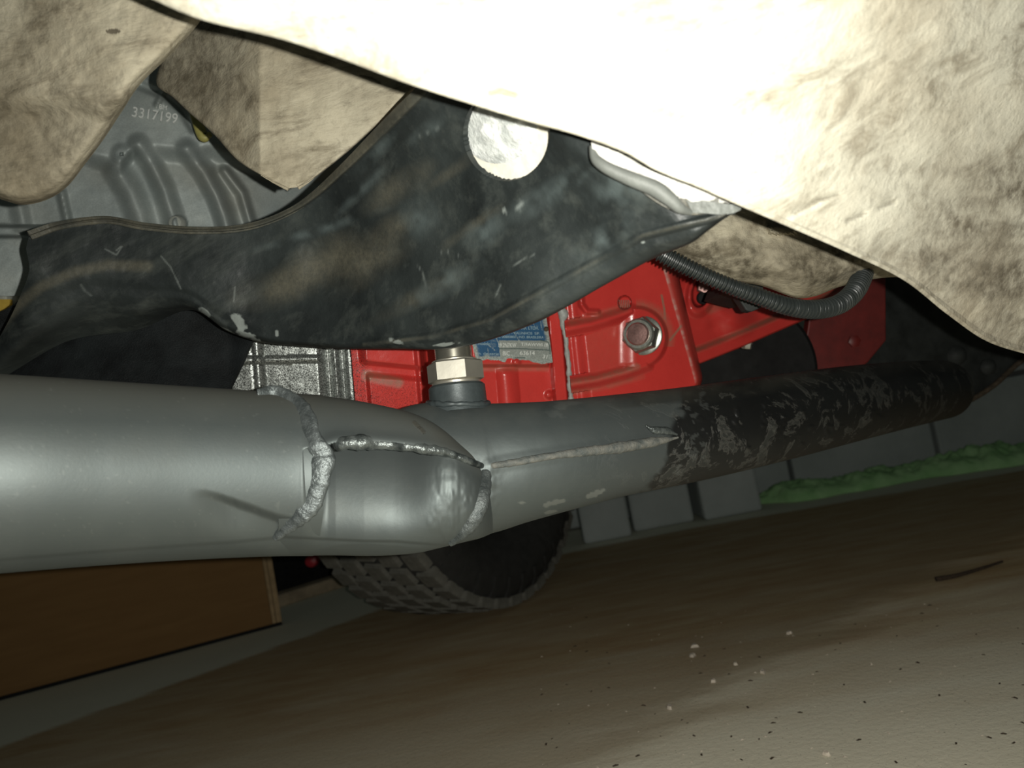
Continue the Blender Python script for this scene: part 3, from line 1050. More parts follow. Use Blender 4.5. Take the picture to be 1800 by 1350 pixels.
def case_h(px, py):
    tl = (py - 640) * 0.085
    x = px - tl
    h = np.zeros_like(px)
    # left bay: two recessed pockets with a ledge between
    h = h - 0.004 * (1 - sstep(634, 642, x)) * 0
    up_l = 640 + (px - 640) * 0.10
    ledge_c = 650 + (px - 640) * 0.085
    bay = 0 * sstep(634, 644, x) * (1 - sstep(735, 742, x))
    pocket_u = sstep(630, 646, x) * (1 - sstep(-8, 3, py - up_l))
    h = h + 0.010 * pocket_u * (1 - sstep(738, 744, x))
    h = h + 0.006 * sstep(640, 648, x) * sstep(2, 14, py - ledge_c) * (1 - sstep(738, 744, x))
    h = h + 0.004 * sstep(728, 736, x) * (1 - sstep(745, 752, x)) * 1.5
    h = h - 0.012 * sstep(742, 750, x) * (1 - sstep(818, 828, x))
    # pad that carries the plate
    h = h + 0.009 * sstep(822, 834, x) * (1 - sstep(-2, 6, py - 641)) * (1 - sstep(962, 968, x))
    # small rib under the plate, tall rib right of it
    k = np.clip(1 - ((x - 890) / 20.0) ** 2, 0, 1)
    h = h + 0.006 * k * sstep(638, 660, py)
    k = np.clip(1 - ((x - 982) / 16.0) ** 2, 0, 1)
    h = h + 0.010 * np.minimum(k * 1.5, 1.0)
    h = h + 0.003 * (1 - sstep(2, 10, np.hypot(px - 908, py - 637)))
    d = np.hypot(px - 965, py - 694)
    h = h + 0.004 * (1 - sstep(2, 10, d))
    return h + 0.0003 * n2(px, py, 30, 4)
def case_attr(px, py):
    a = np.zeros(px.shape + (3,))
    x = px - (py - 640) * 0.085
    a[..., 1] = (1 - sstep(640, 655, x)) * 0.95 + 0.55 * sstep(640, 650, x) * (1 - sstep(735, 760, x)) * sstep(640, 700, py) + 0.12
    d, _ = pdist(px, py, [(645, 660), (700, 672)])
    a[..., 0] = 0.75 * (1 - sstep(4, 14, d)) + 0.5 * (1 - sstep(3, 10, np.abs(py - 646))) * (px > 835) * (px < 965)
    return a
field('front_case', 612, 1003, 500, 760, 330, 190, gdep, case_h, M['red'], gb, 0.09, case_attr,
      xl=lambda y: 616.5 + (y - 610) * 0.085, xr=lambda y: 988.0 + (y - 545) * 0.10)

def Gd(px, py, h):
    return gdep(px, py) - h

CR = lambda y: 1163.0 + (y - 455) * (62.0 / 220)
def rear_h(px, py):
    tl = (py - 600) * 0.11
    x = px - tl
    h = 0.012 + 0 * px
    # hollow next to the seal, then the step of the mounting face
    h = h - 0.006 * (1 - sstep(1003, 1012, x)) * sstep(985, 992, x) * 0.4
    h = h + 0.008 * sstep(1010, 1032, x)
    # arms of the tongue-shaped boss round the nut
    up = ridge(px, py, [(996, 578), (1040, 570), (1085, 556), (1110, 547)], 16, 0.008)
    lo = ridge(px, py, [(1000, 676), (1050, 668), (1100, 655), (1136, 641)], 16, 0.008)
    ang = np.arctan2(py - 594, px - 1118)
    rr = np.hypot(px - 1118, py - 594)
    inside = (rr < 56) | inpoly(px, py, [(1022, 575), (1112, 543), (1150, 560), (1140, 648), (1024, 672)])
    d1, _ = pdist(px, py, [(1040, 592), (1060, 590), (1110, 592), (1118, 594)])
    tong = 1 - sstep(46, 54, np.where(px > 1118, rr, 99))
    th = np.clip(1 - ((rr - 50) / 7.0) ** 2, 0, 1) * (px > 1105) * (py > 545)
    pad = (1 - sstep(50, 58, rr)) * sstep(1090, 1118, px)
    pad = np.maximum(pad, sstep(1085, 1118, px) * (1 - sstep(1118, 1130, px)) * (1 - sstep(44, 52, np.abs(py - 594))))
    h = h + 0.007 * pad
    h = np.maximum(h, h * 0 + 0.020 + up * 1.0) * (up > 1e-5) + h * (up <= 1e-5)
    h = np.maximum(h, h * 0 + 0.020 + lo * 1.0) * (lo > 1e-5) + h * (lo <= 1e-5)
    # little step above the upper arm
    d, _ = pdist(px, py, [(1020, 500), (1022, 535), (1032, 548), (1050, 549)])
    h = h + 0.006 * (1 - sstep(0, 8, d)) * 0.7
    # tapped hole
    d = np.hypot((px - 1098), (py - 532) * 1.0)
    h = h - 0.012 * (1 - sstep(10, 13, d))
    return h + 0.00025 * n2(px, py, 30, 6)
def rear_attr(px, py):
    a = np.zeros(px.shape + (3,))
    du, _ = pdist(px, py, [(1005, 566), (1060, 552), (1100, 541)])
    dl, _ = pdist(px, py, [(1005, 690), (1060, 682), (1130, 662)])
    dm, _ = pdist(px, py, [(1000, 672), (1050, 664), (1120, 645)])
    rr = np.hypot(px - 1118, py - 594)
    ring = np.clip(1 - np.abs(rr - 60) / 11, 0, 1) * (px > 1118) * (py < 610)
    s1, _ = pdist(px, py, [(1163, 519), (1168, 545), (1169, 560)])
    s2, _ = pdist(px, py, [(1178, 598), (1192, 580), (1198, 572)])
    dust = 0.6 * (1 - sstep(2, 12, du)) + 0.8 * (1 - sstep(2, 9, dm)) + 0.5 * (1 - sstep(0, 8, dl)) + 0.7 * ring
    dust = dust * (0.5 + 0.8 * (n2(px, py, 22, 7) + 0.4)) + (1 - sstep(1.2, 2.6, np.minimum(s1, s2)))
    pad = inpoly(px, py, [(1030, 590), (1110, 560), (1120, 640), (1035, 660)])
    a[..., 0] = np.clip(dust + 0.18 * pad, 0, 1)
    e = CR(py) - px
    a[..., 2] = (1 - sstep(1.0, 3.5, e)) * (0.25 + 0.5 * sstep(-0.2, 0.3, n2(px, py, 9, 3)))
    a[..., 1] = 0.08
    return a
def rear_case():
    ny, nx = 210, 250
    v = np.linspace(0, 1, ny)[:, None]
    u = np.linspace(0, 1, nx)[None, :]
    py = lerp(430, 760, v) + 0 * u
    xl = 990.0 + (py - 545) * 0.10
    # rounded lower outer corner
    cr = CR(py) - np.where(py > 662, ((py - 662) / 14.0) ** 2 * 4, 0)
    px = xl + (cr - xl) * u
    pts = P(px, py, gdep(px, py) - rear_h(px, py))
    at = rear_attr(px, py)
    # the drafted edge face of the flange: six more columns running back
    k = np.linspace(0, 1, 7)[1:]
    ex = np.stack([cr[:, -1] + (22.0 - (py[:, -1] - 455) * 0.045) * np.sin(t * np.pi / 2) for t in k], 1)
    ed = (gdep(px, py) - rear_h(px, py))[:, -1:] + 0.024 * (1 - np.cos(k * np.pi / 2))[None, :] + 0.004 * k[None, :]
    epy = np.repeat(py[:, -1:], 6, 1) - 4 * k[None, :]
    pts = np.concatenate([pts, P(ex, epy, ed)], 1)
    ea = np.zeros(ex.shape + (3,))
    ea[..., 0] = 0.15
    at = np.concatenate([at, ea], 1)
    pyy = np.concatenate([py, epy], 1)
    pxx = np.concatenate([px, ex], 1)
    bk = P(pxx, pyy, 0.76)
    c = bk.mean((0, 1))
    bk = c + (bk - c) * 0.86
    sheet('rear_case', pts, 0.09, M['red'], gb, at, None, 30, back=bk)
rear_case()
# grey sealant squeezed from the joint
sp_ = np.array([(983, 534), (986, 545), (990, 552), (989, 570), (993, 590), (996, 612), (999, 635), (1000, 660), (1001, 680), (1004, 700), (1006, 730)], float)
sp2 = spline(np.c_[sp_, np.zeros(len(sp_))], 60)
sx, sy = sp2[:, 0] + 1.2 * vnoise(np.c_[sp2[:, 1] / 7, sp2[:, :2] * 0], 4), sp2[:, 1]
srad = (0.0016 + 0.0011 * np.abs(vnoise(np.c_[sy / 9, sx * 0, sx * 0], 2)) + 0.0022 * np.exp(-((sy - 551) / 12) ** 2))
tube('sealant_bead', P(sx, sy, gdep(sx, sy) - 0.0130), srad, M['sealant'], gb, 10)

# nut, washer and stud on the rear case
nb = P(1130, 590, gdep(1130., 590.) - 0.0265)
nax = -_fw - 0.46 * _R + 0.03 * _U
nax = nax / np.linalg.norm(nax)
lathe('washer', nb - nax * 0.001, nax, [(0.0158, 0), (0.0158, 0.0018), (0.0148, 0.0024)], M['zinc'], gb, 40)
lathe('hex_nut', nb + nax * 0.0012, nax, [(0.0142, 0), (0.0149, 0.0015), (0.0149, 0.0085), (0.0136, 0.0115), (0.0105, 0.0118)], M['zinc'], gb, sides=6, phase=0.32, ref=tuple(_U))
lathe('nut_collar', nb + nax * 0.012, nax, [(0.0126, 0), (0.0126, 0.0016), (0.0112, 0.0030), (0.0092, 0.0030)], M['zinc'], gb, 40)
lathe('stud_end', nb + nax * 0.012, nax, [(0.0092, 0), (0.0092, 0.0038), (0.0080, 0.0052), (0.0030, 0.0056)], M['stud'], gb, 32)
# threads showing in the tapped hole
for k in range(6):
    a0 = P(1089 + k * 3.2, 538.5, gdep(1095., 532.) - 0.0125)
    pts_ = [a0 + _U * 0.0052 * s + _R * 0.0007 * (1 - s) - _fw * 0.0 for s in np.linspace(-0.2, 1, 6)]
    tube('thread_turn', np.array(pts_), 0.0004, M['thread'], gb, 6)

# data plate
def plate():
    ny, nx = 140, 190
    v = np.linspace(0, 1, ny)[:, None]
    u = np.linspace(0, 1, nx)[None, :]
    ux = 800 + 1800 / 9.0 * 0
    xb = np.linspace(0, 1, nx)
    bott = np.interp(xb, [0, .15, .3, .37, .40, .45, .50, .62, .70, .78, .86, .94, 1.0], [634.5, 632, 634, 637.5, 632, 629, 632, 633, 634, 638, 640, 638.5, 636.5])
    bott = bott + 0.8 * vnoise(np.c_[xb * 60, xb * 0, xb * 0], 3)
    py = lerp(535, 1, v) * 0 + 535 + (bott[None, :] - 535) * v
    xl = np.interp(py, [535, 604, 640], [822, 830, 839])
    xr = np.interp(py, [535, 549, 602, 640], [957, 959, 967, 972])
    px = xl + (xr - xl) * u
    dep = gdep(px, py) - 0.0100 - 0.0002 * n2(px, py, 30, 3, 2)
    a = np.zeros(px.shape + (3,))
    grey1 = (px > 877 + (py - 600) * 0.1) & (py > 598.5 + (px - 880) * 0.005)
    edge = np.minimum(np.minimum(px - xl, xr - px), bott[None, :] - py)
    a[..., 0] = (~grey1) * sstep(4, 9, edge + 4 * n2(px, py, 9, 5))
    cracks = np.full(px.shape, 99.0)
    for cpoly in ([(871, 592), (878, 606), (880, 640)], [(902, 582), (911, 596), (914, 602)], [(935, 562), (940, 575)], [(858, 606), (870, 616)], [(857, 612), (861, 632)], [(950, 565), (953, 580)]):
        d, _ = pdist(px, py, cpoly)
        cracks = np.minimum(cracks, d)
    a[..., 1] = np.clip((1 - sstep(0.4, 1.1, cracks)) + (1 - sstep(2, 10, edge + 5 * n2(px, py, 8, 2))) + 0.12 * grey1 + 0.25 * (n2(px, py, 14, 12) > 0.22), 0, 1)
    d1, _ = pdist(px, py, [(878, 613), (920, 613), (966, 615.5)])
    d2, _ = pdist(px, py, [(905, 629), (923, 629)])
    d3, _ = pdist(px, py, [(950, 598), (963, 601), (966, 608), (967, 622)])
    a[..., 2] = (1 - sstep(0.5, 1.2, np.minimum(np.minimum(d1, d2), d3))) * 0.9
    p = sheet('data_plate', P(px, py, dep), 0.0009, M['plate'], gb, a)
    D = lambda x, y: gdep(x, y) - 0.0105
    def T(s, x, y, w, h, m, ang=1.0):
        lettering('lettering', s, x, y, D(x, y), w, h, math.radians(ang), M[m], p, 0.0001, gdep)
    T('EQUIPAMENTOS  CLARK LTDA.', 897, 576.5, 102, 6.5, 'white_print')
    T('CP 3081 - VALINHOS  S.P.', 911, 585.5, 76, 4.6, 'white_print')
    T('CGC 00880800   IND. BRASILEIRA', 912, 592.3, 88, 4.4, 'white_print')
    T('modelo', 851, 604, 21, 5.0, 'white_print', 2)
    T('n. de serie', 859, 621.5, 36, 4.6, 'white_print', 2)
    T('19.2N7KW', 892, 606.5, 31, 7.4, 'stamp')
    T('T/FAWWI (B', 940, 606.5, 48, 7.4, 'stamp')
    T('BIC', 890, 621, 12, 7.8, 'stamp')
    T('63614', 927, 620.5, 26, 7.4, 'stamp')
    T('31', 958, 627, 8, 6.5, 'stamp', 12)
    lathe('rivet', P(960, 578.5, D(960., 578.5) + 0.0002), -_fw, [(0.0020, 0), (0.0020, 0.0006), (0.0012, 0.0014), (0.0004, 0.0016)], M['rust'], p, 16)
plate()

# tail housing right of the flange
def tail_bottom(px):
    return np.interp(px, [1150, 1232, 1300, 1420, 1480], [668, 639, 612, 560, 533])
def tail_h(px, py):
    yb = tail_bottom(px)
    e = yb - py
    h = 0.010 * (1 - sstep(20, 34, e)) + 0.004 * (1 - sstep(0, 3, e)) * -1
    dx, dy = px - 1233, py - 513
    ca, sa = math.cos(0.25), math.sin(0.25)
    X, Y = dx * ca + dy * sa, -dx * sa + dy * ca
    q = np.hypot(X / 17.0, Y / 29.0)
    h = h + 0.008 * (1 - sstep(1.15, 1.75, q)) - 0.030 * (1 - sstep(0.82, 1.0, q))
    h = h + ridge(px, py, [(1195, 545), (1240, 560), (1262, 545)], 26, 0.004)
    h = h + 0.012 * (1 - sstep(0, 46, np.hypot(px - 1292, py - 560))) + 0.006 * (1 - sstep(0, 18, np.hypot(px - 1190, py - 486)))
    return h + 0.0004 * n2(px, py, 30, 3)
def tail_attr(px, py):
    a = np.zeros(px.shape + (3,))
    e = tail_bottom(px) - py
    a[..., 0] = np.clip(1 - np.abs(e - 27) / 9, 0, 1) * 0.95 + 0.5 * (1 - sstep(2, 12, pdist(px, py, [(1248, 545), (1280, 530)])[0]))
    return a
tdep = lambda x, y: 0.700 + 0.00025 * (x - 1230)
field('tail_housing', 1165, 1480, 430, 640, 240, 160, tdep, tail_h, M['red'], gb, 0.05, tail_attr, yb=tail_bottom)
# painted bolt sunk in the oval opening
lathe('sunk_bolt', P(1238, 505, tdep(1238., 505.) + 0.008), -_fw - 0.2 * _R, [(0.0072, 0), (0.0076, 0.001), (0.0076, 0.006), (0.006, 0.0075)], M['stud'], gb, sides=6, phase=.3)
lathe('sunk_bolt', P(1236, 524, tdep(1238., 505.) + 0.006), -_fw - 0.2 * _R, [(0.0060, 0), (0.0060, 0.004), (0.0045, 0.0055)], M['black'], gb, 20)
bb = P(1313, 602, 0.722)
lathe('bolt_head', bb, -_U - 0.12 * _R, [(0.0056, 0), (0.0056, 0.001), (0.0048, 0.0012), (0.0048, 0.0052), (0.004, 0.0062)], M['nickel'], gb, sides=6, ref=tuple(_fw))
tag(gb, 'bright red painted gearbox with speckled grey clutch housing and data plate', 'gearbox')

# ------------------------------------------------------------------ underbody sheets
def lofted(rows, nu, nv, bumps=None):
    R_ = np.array([spline(r, nu) for r in rows])
    G = uspline(R_, nv)
    return G[..., 0], G[..., 1], G[..., 2]

# left lobe
edge = [(420, -70), (385, -15), (350, 40), (300, 96), (245, 150), (215, 195), (182, 245), (150, 288), (118, 328), (85, 350), (40, 360), (0, 350), (-60, 335), (-140, 320)]
bd_ = lambda x, y: 0.345 + 0.00008 * max(0, y - 150)
rows = []
for t, dd in ((0, .010), (.02, .002), (.08, -.003), (.3, -.002), (.65, .0), (1.0, .0)):
    rows.append([(lerp(x, lerp(180, -330, k / 13), t), lerp(y, lerp(-260, 40, k / 13), t), bd_(x, y) + dd) for k, (x, y) in enumerate(edge)])
px, py, d = lofted(rows, 420, 240)
d = d + 0.004 * n2(px, py, 150, 2) + 0.0012 * n2(px, py, 30, 4) + 0.012 * sstep(165, 210, py + (px - 100) * -0.05 + 14 * n2(px, py, 60, 9)) * sstep(0, 40, 1000) * 0.7
at = np.zeros(px.shape + (3,))
at[..., 0] = np.clip(0.55 * sstep(160, 185, py - 10 * np.sin(px / 50)) * (1 - sstep(200, 330, px)) + 0.5 * n2(px, py, 90, 6), 0, 1) * 0.75  # browner lower half paints in the shade where the lobe curves away
at[..., 1] = (np.hypot((px - 199) / 13, (py - 55) / 4.5) < 1) * 1.0
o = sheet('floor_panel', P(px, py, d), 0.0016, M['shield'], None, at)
tag(o, 'cream muddy underbody panel lobe with dark slot at top left', 'panel')

# middle triangle panel
le = [(300, -60), (300, 60), (275, 148), (302, 170), (332, 198), (375, 236), (420, 284), (470, 314), (506, 331)]
re = [(860, -10), (800, 90), (735, 152), (690, 196), (650, 232), (610, 268), (575, 296), (545, 318), (524, 329)]
rows = []
for t in (0, 0.015, 0.12, 0.3, 0.47, 0.52, 0.7, 0.88, 0.985, 1.0):
    r = []
    for (a, b) in zip(le, re):
        x, y = lerp(a[0], b[0], t), lerp(a[1], b[1], t)
        dd = 0.425
        if t in (0, 1.0): dd += 0.008
        r.append((x, y, dd + 0.00005 * max(0, y - 200)))
    rows.append(r)
px, py, d = lofted(rows, 170, 200)
d = d + 0.003 * n2(px, py, 90, 12) + 0.001 * n2(px, py, 25, 3) + 0.00030 * np.clip(457 - px, 0, 400) - 0.00002 * np.clip(px - 457, 0, 400)
at = np.zeros(px.shape + (3,))
at[..., 0] = np.clip(0.45 * (1 - sstep(380, 470, px)) + 0.5 * n2(px, py, 70, 16), 0, 1)  # left of the crease browned to paint in shade, turned from the flash
at[..., 1] = (1 - sstep(1, 2.5, pdist(px, py, [(632, 132), (655, 138), (668, 146)])[0])) * 0.8
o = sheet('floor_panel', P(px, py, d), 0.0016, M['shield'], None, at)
tag(o, 'creased brownish underbody panel between left lobe and black crossmember', 'panel')

# lower right lobe behind the conduit
be = [(1120, 440), (1165, 446), (1212, 468), (1270, 489), (1340, 503), (1402, 524), (1432, 521), (1480, 503), (1558, 488), (1640, 490), (1720, 500)]
rows = []
for k, (t, dd) in enumerate(((0, 0.012), (0.03, 0.002), (0.2, -0.012), (0.45, -0.008), (0.7, 0.0), (1.0, 0.0))):
    rows.append([(x + t * 40, lerp(y, y - 210 + (x - 1400) * 0.35, t), 0.470 + 0.00009 * (x - 1300) + dd) for x, y in be])
px, py, d = lofted(rows, 190, 110)
d = d + 0.005 * n2(px, py, 80, 22) + 0.0025 * n2(px, py, 22, 23)
tab = inpoly(px, py, [(1350, 398), (1408, 396), (1395, 412), (1352, 411)])
d = d - 0.004 * tab
at = np.zeros(px.shape + (3,))
at[..., 0] = np.clip(1.5 * (1 - sstep(12, 60, pdist(px, py, [(1215, 440), (1270, 458), (1345, 465), (1420, 470), (1480, 460)])[0])) * (0.6 + n2(px, py, 26, 25)) + 0.4 * sstep(1400, 1560, px), 0, 1)
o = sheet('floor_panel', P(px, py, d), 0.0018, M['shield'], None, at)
tag(o, 'brown crusted underbody lobe hanging behind the corrugated conduit', 'panel')

# the big near sheet
E0 = [(60, -110, .235), (180, -45, .235), (277, 0, .235), (350, 30, .235), (500, 67, .236), (600, 100, .237), (717, 143, .240), (833, 180, .243), (933, 210, .246), (1017, 233, .248), (1100, 263, .250), (1153, 293, .252),
      (1225, 322, .256), (1298, 354, .264), (1378, 388, .278), (1489, 436, .303), (1591, 486, .332), (1667, 545, .358), (1733, 590, .380), (1800, 613, .400), (1920, 640, .43), (2150, 690, .48), (2400, 740, .53)]
rows = []
for (t, dd) in ((0, 0.004), (0.012, 0.0), (0.25, -0.012), (0.6, -0.034), (1.0, -0.055)):
    r = []
    for i, (x, y, dd0) in enumerate(E0):
        tx, ty = lerp(100, 2500, i / (len(E0) - 1)), -330
        if i > 14: ty = -330 + (i - 14) * 22
        r.append((lerp(x, tx, t), lerp(y, ty, t), dd0 + dd * (1 + 0.1 * (i / (len(E0) - 1)))))
    rows.append(r)
px, py, d = lofted(rows, 420, 200)
d = d + 0.004 * n2(px, py, 260, 31) + 0.0012 * n2(px, py, 60, 33) + 0.0005 * n2(px, py, 16, 34)
vv = np.linspace(0, 1, 200)[:, None]
rag = (n2(px, py, 34, 35) * 5 + n2(px, py, 9, 36) * 3) * (1 - sstep(0, 0.10, vv)) * sstep(1230, 1320, px)
py = py + rag
at = np.zeros(px.shape + (3,))
lower = sstep(0, 1, (px - 1350) / 500) * sstep(120, 480, py)  # more mud at lower right, with the flash falloff painted into it
at[..., 0] = np.clip(1.6 * lower * (0.75 + 1.2 * n2(px, py, 120, 38, 5, 1, 2.2)) + 0.6 * n2(px, py, 130, 41, 5), 0, 1)
gou = np.full(px.shape, 99.0)
for cp_ in ([(862, 165), (880, 160), (905, 168)], [(1398, 375), (1440, 352), (1475, 342)], [(1490, 388), (1520, 375)], [(1545, 365), (1570, 355)]):
    gou = np.minimum(gou, pdist(px, py, cp_)[0])
at[..., 1] = (1 - sstep(1.5, 4.5, gou + 2 * n2(px, py, 12, 43))) * 0.55
d = d + 0.0015 * (1 - sstep(2, 6, gou))
o = sheet('floor_pan', P(px, py, d), 0.0020, M['pan'], None, at)
tag(o, 'large cream undersealed floor pan overhead, brightly lit at upper right', 'floor pan')

# ------------------------------------------------------------------ black crossmember
cm = empty('crossmember', P(600, 640, 0.47))
S = [
 [(52, 412), (46, 438), (52, 470), (38, 514), (0, 592), (-45, 650)],
 [(108, 393), (104, 432), (96, 478), (72, 528), (25, 610), (-10, 670)],
 [(185, 383), (185, 430), (178, 468), (163, 502), (138, 548), (118, 600)],
 [(250, 394), (254, 440), (256, 478), (254, 508), (248, 540), (240, 580)],
 [(330, 401), (330, 450), (330, 490), (330, 516), (332, 537), (335, 545)],
 [(400, 399), (396, 460), (394, 520), (394, 560), (397, 578), (400, 582)],
 [(450, 390), (455, 460), (456, 530), (456, 580), (458, 598), (460, 602)],
 [(500, 370), (510, 450), (520, 530), (525, 590), (527, 606), (530, 609)],
 [(545, 340), (575, 440), (590, 530), (598, 590), (600, 610), (602, 613)],
 [(600, 288), (650, 410), (675, 520), (690, 585), (697, 610), (700, 614)],
 [(660, 225), (740, 370), (780, 500), (800, 570), (808, 606), (812, 610)],
 [(720, 165), (820, 300), (880, 430), (920, 520), (936, 562), (941, 568)],
 [(800, 95), (900, 220), (985, 360), (1040, 450), (1062, 494), (1067, 499)],
 [(930, 150), (990, 250), (1075, 350), (1120, 420), (1143, 450), (1148, 455)],
 [(1040, 235), (1080, 310), (1140, 370), (1188, 409), (1207, 425), (1212, 429)],
 [(1120, 312), (1150, 345), (1190, 375), (1224, 396), (1239, 404), (1243, 407)],
 [(1195, 360), (1210, 370), (1235, 377), (1262, 381), (1270, 383), (1273, 385)],
 [(1262, 360), (1270, 362), (1284, 364), (1294, 365), (1299, 366), (1302, 367)]]
SD = [.468, .470, .472, .473, .472, .470, .466, .458, .446, .424, .392, .356, .322, .300, .290, .285, .284, .284]
offs = [-.002, -.004, 0.002, 0.000, -.001, .000, .002, .003, .009, .026]
prm = [0, .10, .22, 1.0, 2.0, 2.6, 3.05, 3.55, 4.2, 5.0]
secs = []
for k, (s, dd) in enumerate(zip(S, SD)):
    s = np.array(s, float)
    dense = uspline(s, 501)
    arch = max(0.0, 1 - k / 4.0)
    out = []
    for q, of in zip(prm, offs):
        p2 = dense[int(round(q / 5.0 * 500))]
        fade = 1.0 if k < 14 else 0.4
        back = of * fade + (0.022 * arch * max(0, q - 2.2) / 2.8)
        # web dishes in the middle of the arm
        dish = 0.006 * math.exp(-((q - 1.6) / 0.9) ** 2) * (1 if 5 < k < 13 else 0.3)
        out.append((p2[0], p2[1], dd + back + dish - 0.012 * (q / 5.0) * (1 if 8 < k < 12 else 0)))
    secs.append(out)
secs = np.array(secs)                      # (18, rows, 3)
nu_, nv_ = 620, 170
A = uspline(secs, nu_)                     # along the arm
A = A.transpose(1, 0, 2)
# even out the rows
pr = np.array(prm)
tv = np.interp(np.linspace(0, 1, nv_), np.linspace(0, 1, 101), np.interp(np.linspace(0, 1, 101), np.linspace(0, 1, len(prm)), np.arange(len(prm))) * 0.35
               + np.interp(np.linspace(0, 5, 101), pr, np.arange(len(prm))) * 0.65)
Gm = np.zeros((nv_, nu_, 3))
mk = np.gradient(A, axis=0)
ii = np.clip(tv.astype(int), 0, len(prm) - 2)
s_ = (tv - ii)[:, None, None]
Gm = ((2 * s_**3 - 3 * s_**2 + 1) * A[ii] + (s_**3 - 2 * s_**2 + s_) * mk[ii] * 0.8 + (-2 * s_**3 + 3 * s_**2) * A[ii + 1] + (s_**3 - s_**2) * mk[ii + 1] * 0.8)
px, py, d = Gm[..., 0], Gm[..., 1], Gm[..., 2]
d = d + 0.0022 * n2(px, py, 110, 51) + 0.0004 * n2(px, py, 18, 52)
# crease of the lower flange
dcr, _ = pdist(px, py, [(640, 606), (760, 592), (860, 563), (1000, 486), (1130, 414), (1275, 378)])
d = d - 0.0016 * np.clip(1 - (dcr / 9) ** 2, 0, 1)
d = d + 0.0035 * (1 - sstep(10, 60, np.hypot(px - 575, py - 455)))
# hole with the bushing behind
hq = np.hypot((px - 890) / 76.0, (py - 236) / 82.0)
_rs_ = (hq > 1.0) & (hq < 1.25)
HOLE_FIT = np.linalg.lstsq(np.c_[np.ones(_rs_.sum()), px[_rs_] - 890, py[_rs_] - 236], d[_rs_], rcond=None)[0]
cq = (hq[:-1, :-1] + hq[:-1, 1:] + hq[1:, :-1] + hq[1:, 1:]) / 4
fm = cq > 1.0
pad_ = np.ones((nv_ + 1, nu_ + 1), bool)
pad_[1:-1, 1:-1] = fm
quad = np.stack([pad_[:-1, :-1], pad_[:-1, 1:], pad_[1:, :-1], pad_[1:, 1:]])
near = quad.any(0) & ~quad.all(0)
px, py = np.where(near, 890 + (px - 890) / hq, px), np.where(near, 236 + (py - 236) / hq, py)
at = np.zeros(px.shape + (3,))
vv = np.linspace(0, 1, nv_)[:, None]
toprim = (1 - sstep(0.02, 0.07, vv + 0 * px))
dust = 0.75 * toprim * (0.5 + 0.9 * n2(px, py, 26, 61) + 0.35)
dA, _ = pdist(px, py, [(0, 572), (30, 538), (70, 505), (130, 478), (190, 466), (260, 468)])
dust = dust + 0.6 * (1 - sstep(2, 15, dA))  # highlight along the arch, painted in as a pale band with the dust
for (x, y, rx, ry, rot, am) in ((565, 465, 120, 48, -0.5, .7), (690, 400, 60, 28, -0.5, .5), (640, 470, 110, 40, -0.5, .5), (830, 275, 120, 14, -0.62, .45), (700, 330, 90, 30, -0.6, .5), (740, 520, 120, 20, -0.5, .3), (820, 405, 90, 12, -.6, .4), (480, 510, 90, 40, -.2, .3)):
    X, Y = (px - x) * math.cos(rot) + (py - y) * math.sin(rot), -(px - x) * math.sin(rot) + (py - y) * math.cos(rot)
    dust = dust + am * np.clip(1 - np.hypot(X / rx, Y / ry), 0, 1) * (0.7 + 1.2 * n2(px, py, 40, 62)) * 1.5
dust = dust + 0.55 * (1 - sstep(1, 5, dcr)) * (0.4 + 1.4 * n2(px, py, 60, 63)).clip(0, 1)
at[..., 0] = np.clip(dust, 0, 1)
chip = np.zeros(px.shape)
for (x, y, rx, ry, rot) in ((362, 553, 17, 9, 0.7), (420, 566, 26, 12, 1.0), (436, 590, 26, 8, 0.45), (395, 580, 22, 5, 0.5), (487, 586, 4, 9, 0), (700, 601, 12, 6, .3), (688, 596, 6, 6, 0), (778, 606, 30, 4, -.1), (914, 360, 5, 15, 0.5), (886, 370, 6, 6, 0), (1130, 426, 5, 3, 0)):
    X, Y = (px - x) * math.cos(rot) + (py - y) * math.sin(rot), -(px - x) * math.sin(rot) + (py - y) * math.cos(rot)
    hy = np.hypot(X / rx, Y / ry)
    chip = np.maximum(chip, sstep(0.25, 0.55, np.clip(1.1 - hy, 0, 1.2) + 0.75 * n2(px, py, 9, 64)) * (1 - sstep(0.95, 1.25, hy)))
scr = np.full(px.shape, 99.0)
for c_ in ([(735, 240), (755, 232), (778, 221)], [(735, 468), (742, 478), (748, 505)], [(898, 468), (918, 458), (938, 447)], [(775, 444), (788, 442)], [(803, 447), (815, 453)],
           [(205, 440), (212, 434)], [(185, 438), (205, 448), (214, 434)], [(283, 450), (300, 470), (312, 495), (318, 508)], [(413, 505), (411, 530)], [(142, 500), (150, 512), (160, 520)], [(880, 500), (872, 520)], [(300, 620), (305, 640)]):
    scr = np.minimum(scr, pdist(px, py, c_)[0])
chip = np.maximum(chip * 0.6, (1 - sstep(0.2, 2.2, scr + 1.6 * n2(px, py, 7, 69))) * 0.24)
spk = 0 * px
at[..., 1] = np.clip(np.maximum(chip, spk * (vv > .08)), 0, 1)
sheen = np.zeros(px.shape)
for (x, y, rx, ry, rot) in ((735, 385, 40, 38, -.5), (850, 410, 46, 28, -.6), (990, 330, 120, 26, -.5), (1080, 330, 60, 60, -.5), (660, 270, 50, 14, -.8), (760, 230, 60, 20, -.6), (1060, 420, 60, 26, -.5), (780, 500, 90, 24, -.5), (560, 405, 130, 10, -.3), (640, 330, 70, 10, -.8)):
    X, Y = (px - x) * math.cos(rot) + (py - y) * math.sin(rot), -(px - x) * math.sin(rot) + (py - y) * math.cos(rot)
    sheen = np.maximum(sheen, np.clip(1.15 - np.hypot(X / rx, Y / ry), 0, 1) * np.clip(0.55 + 1.5 * n2(px, py, 24, 68), 0, 1))
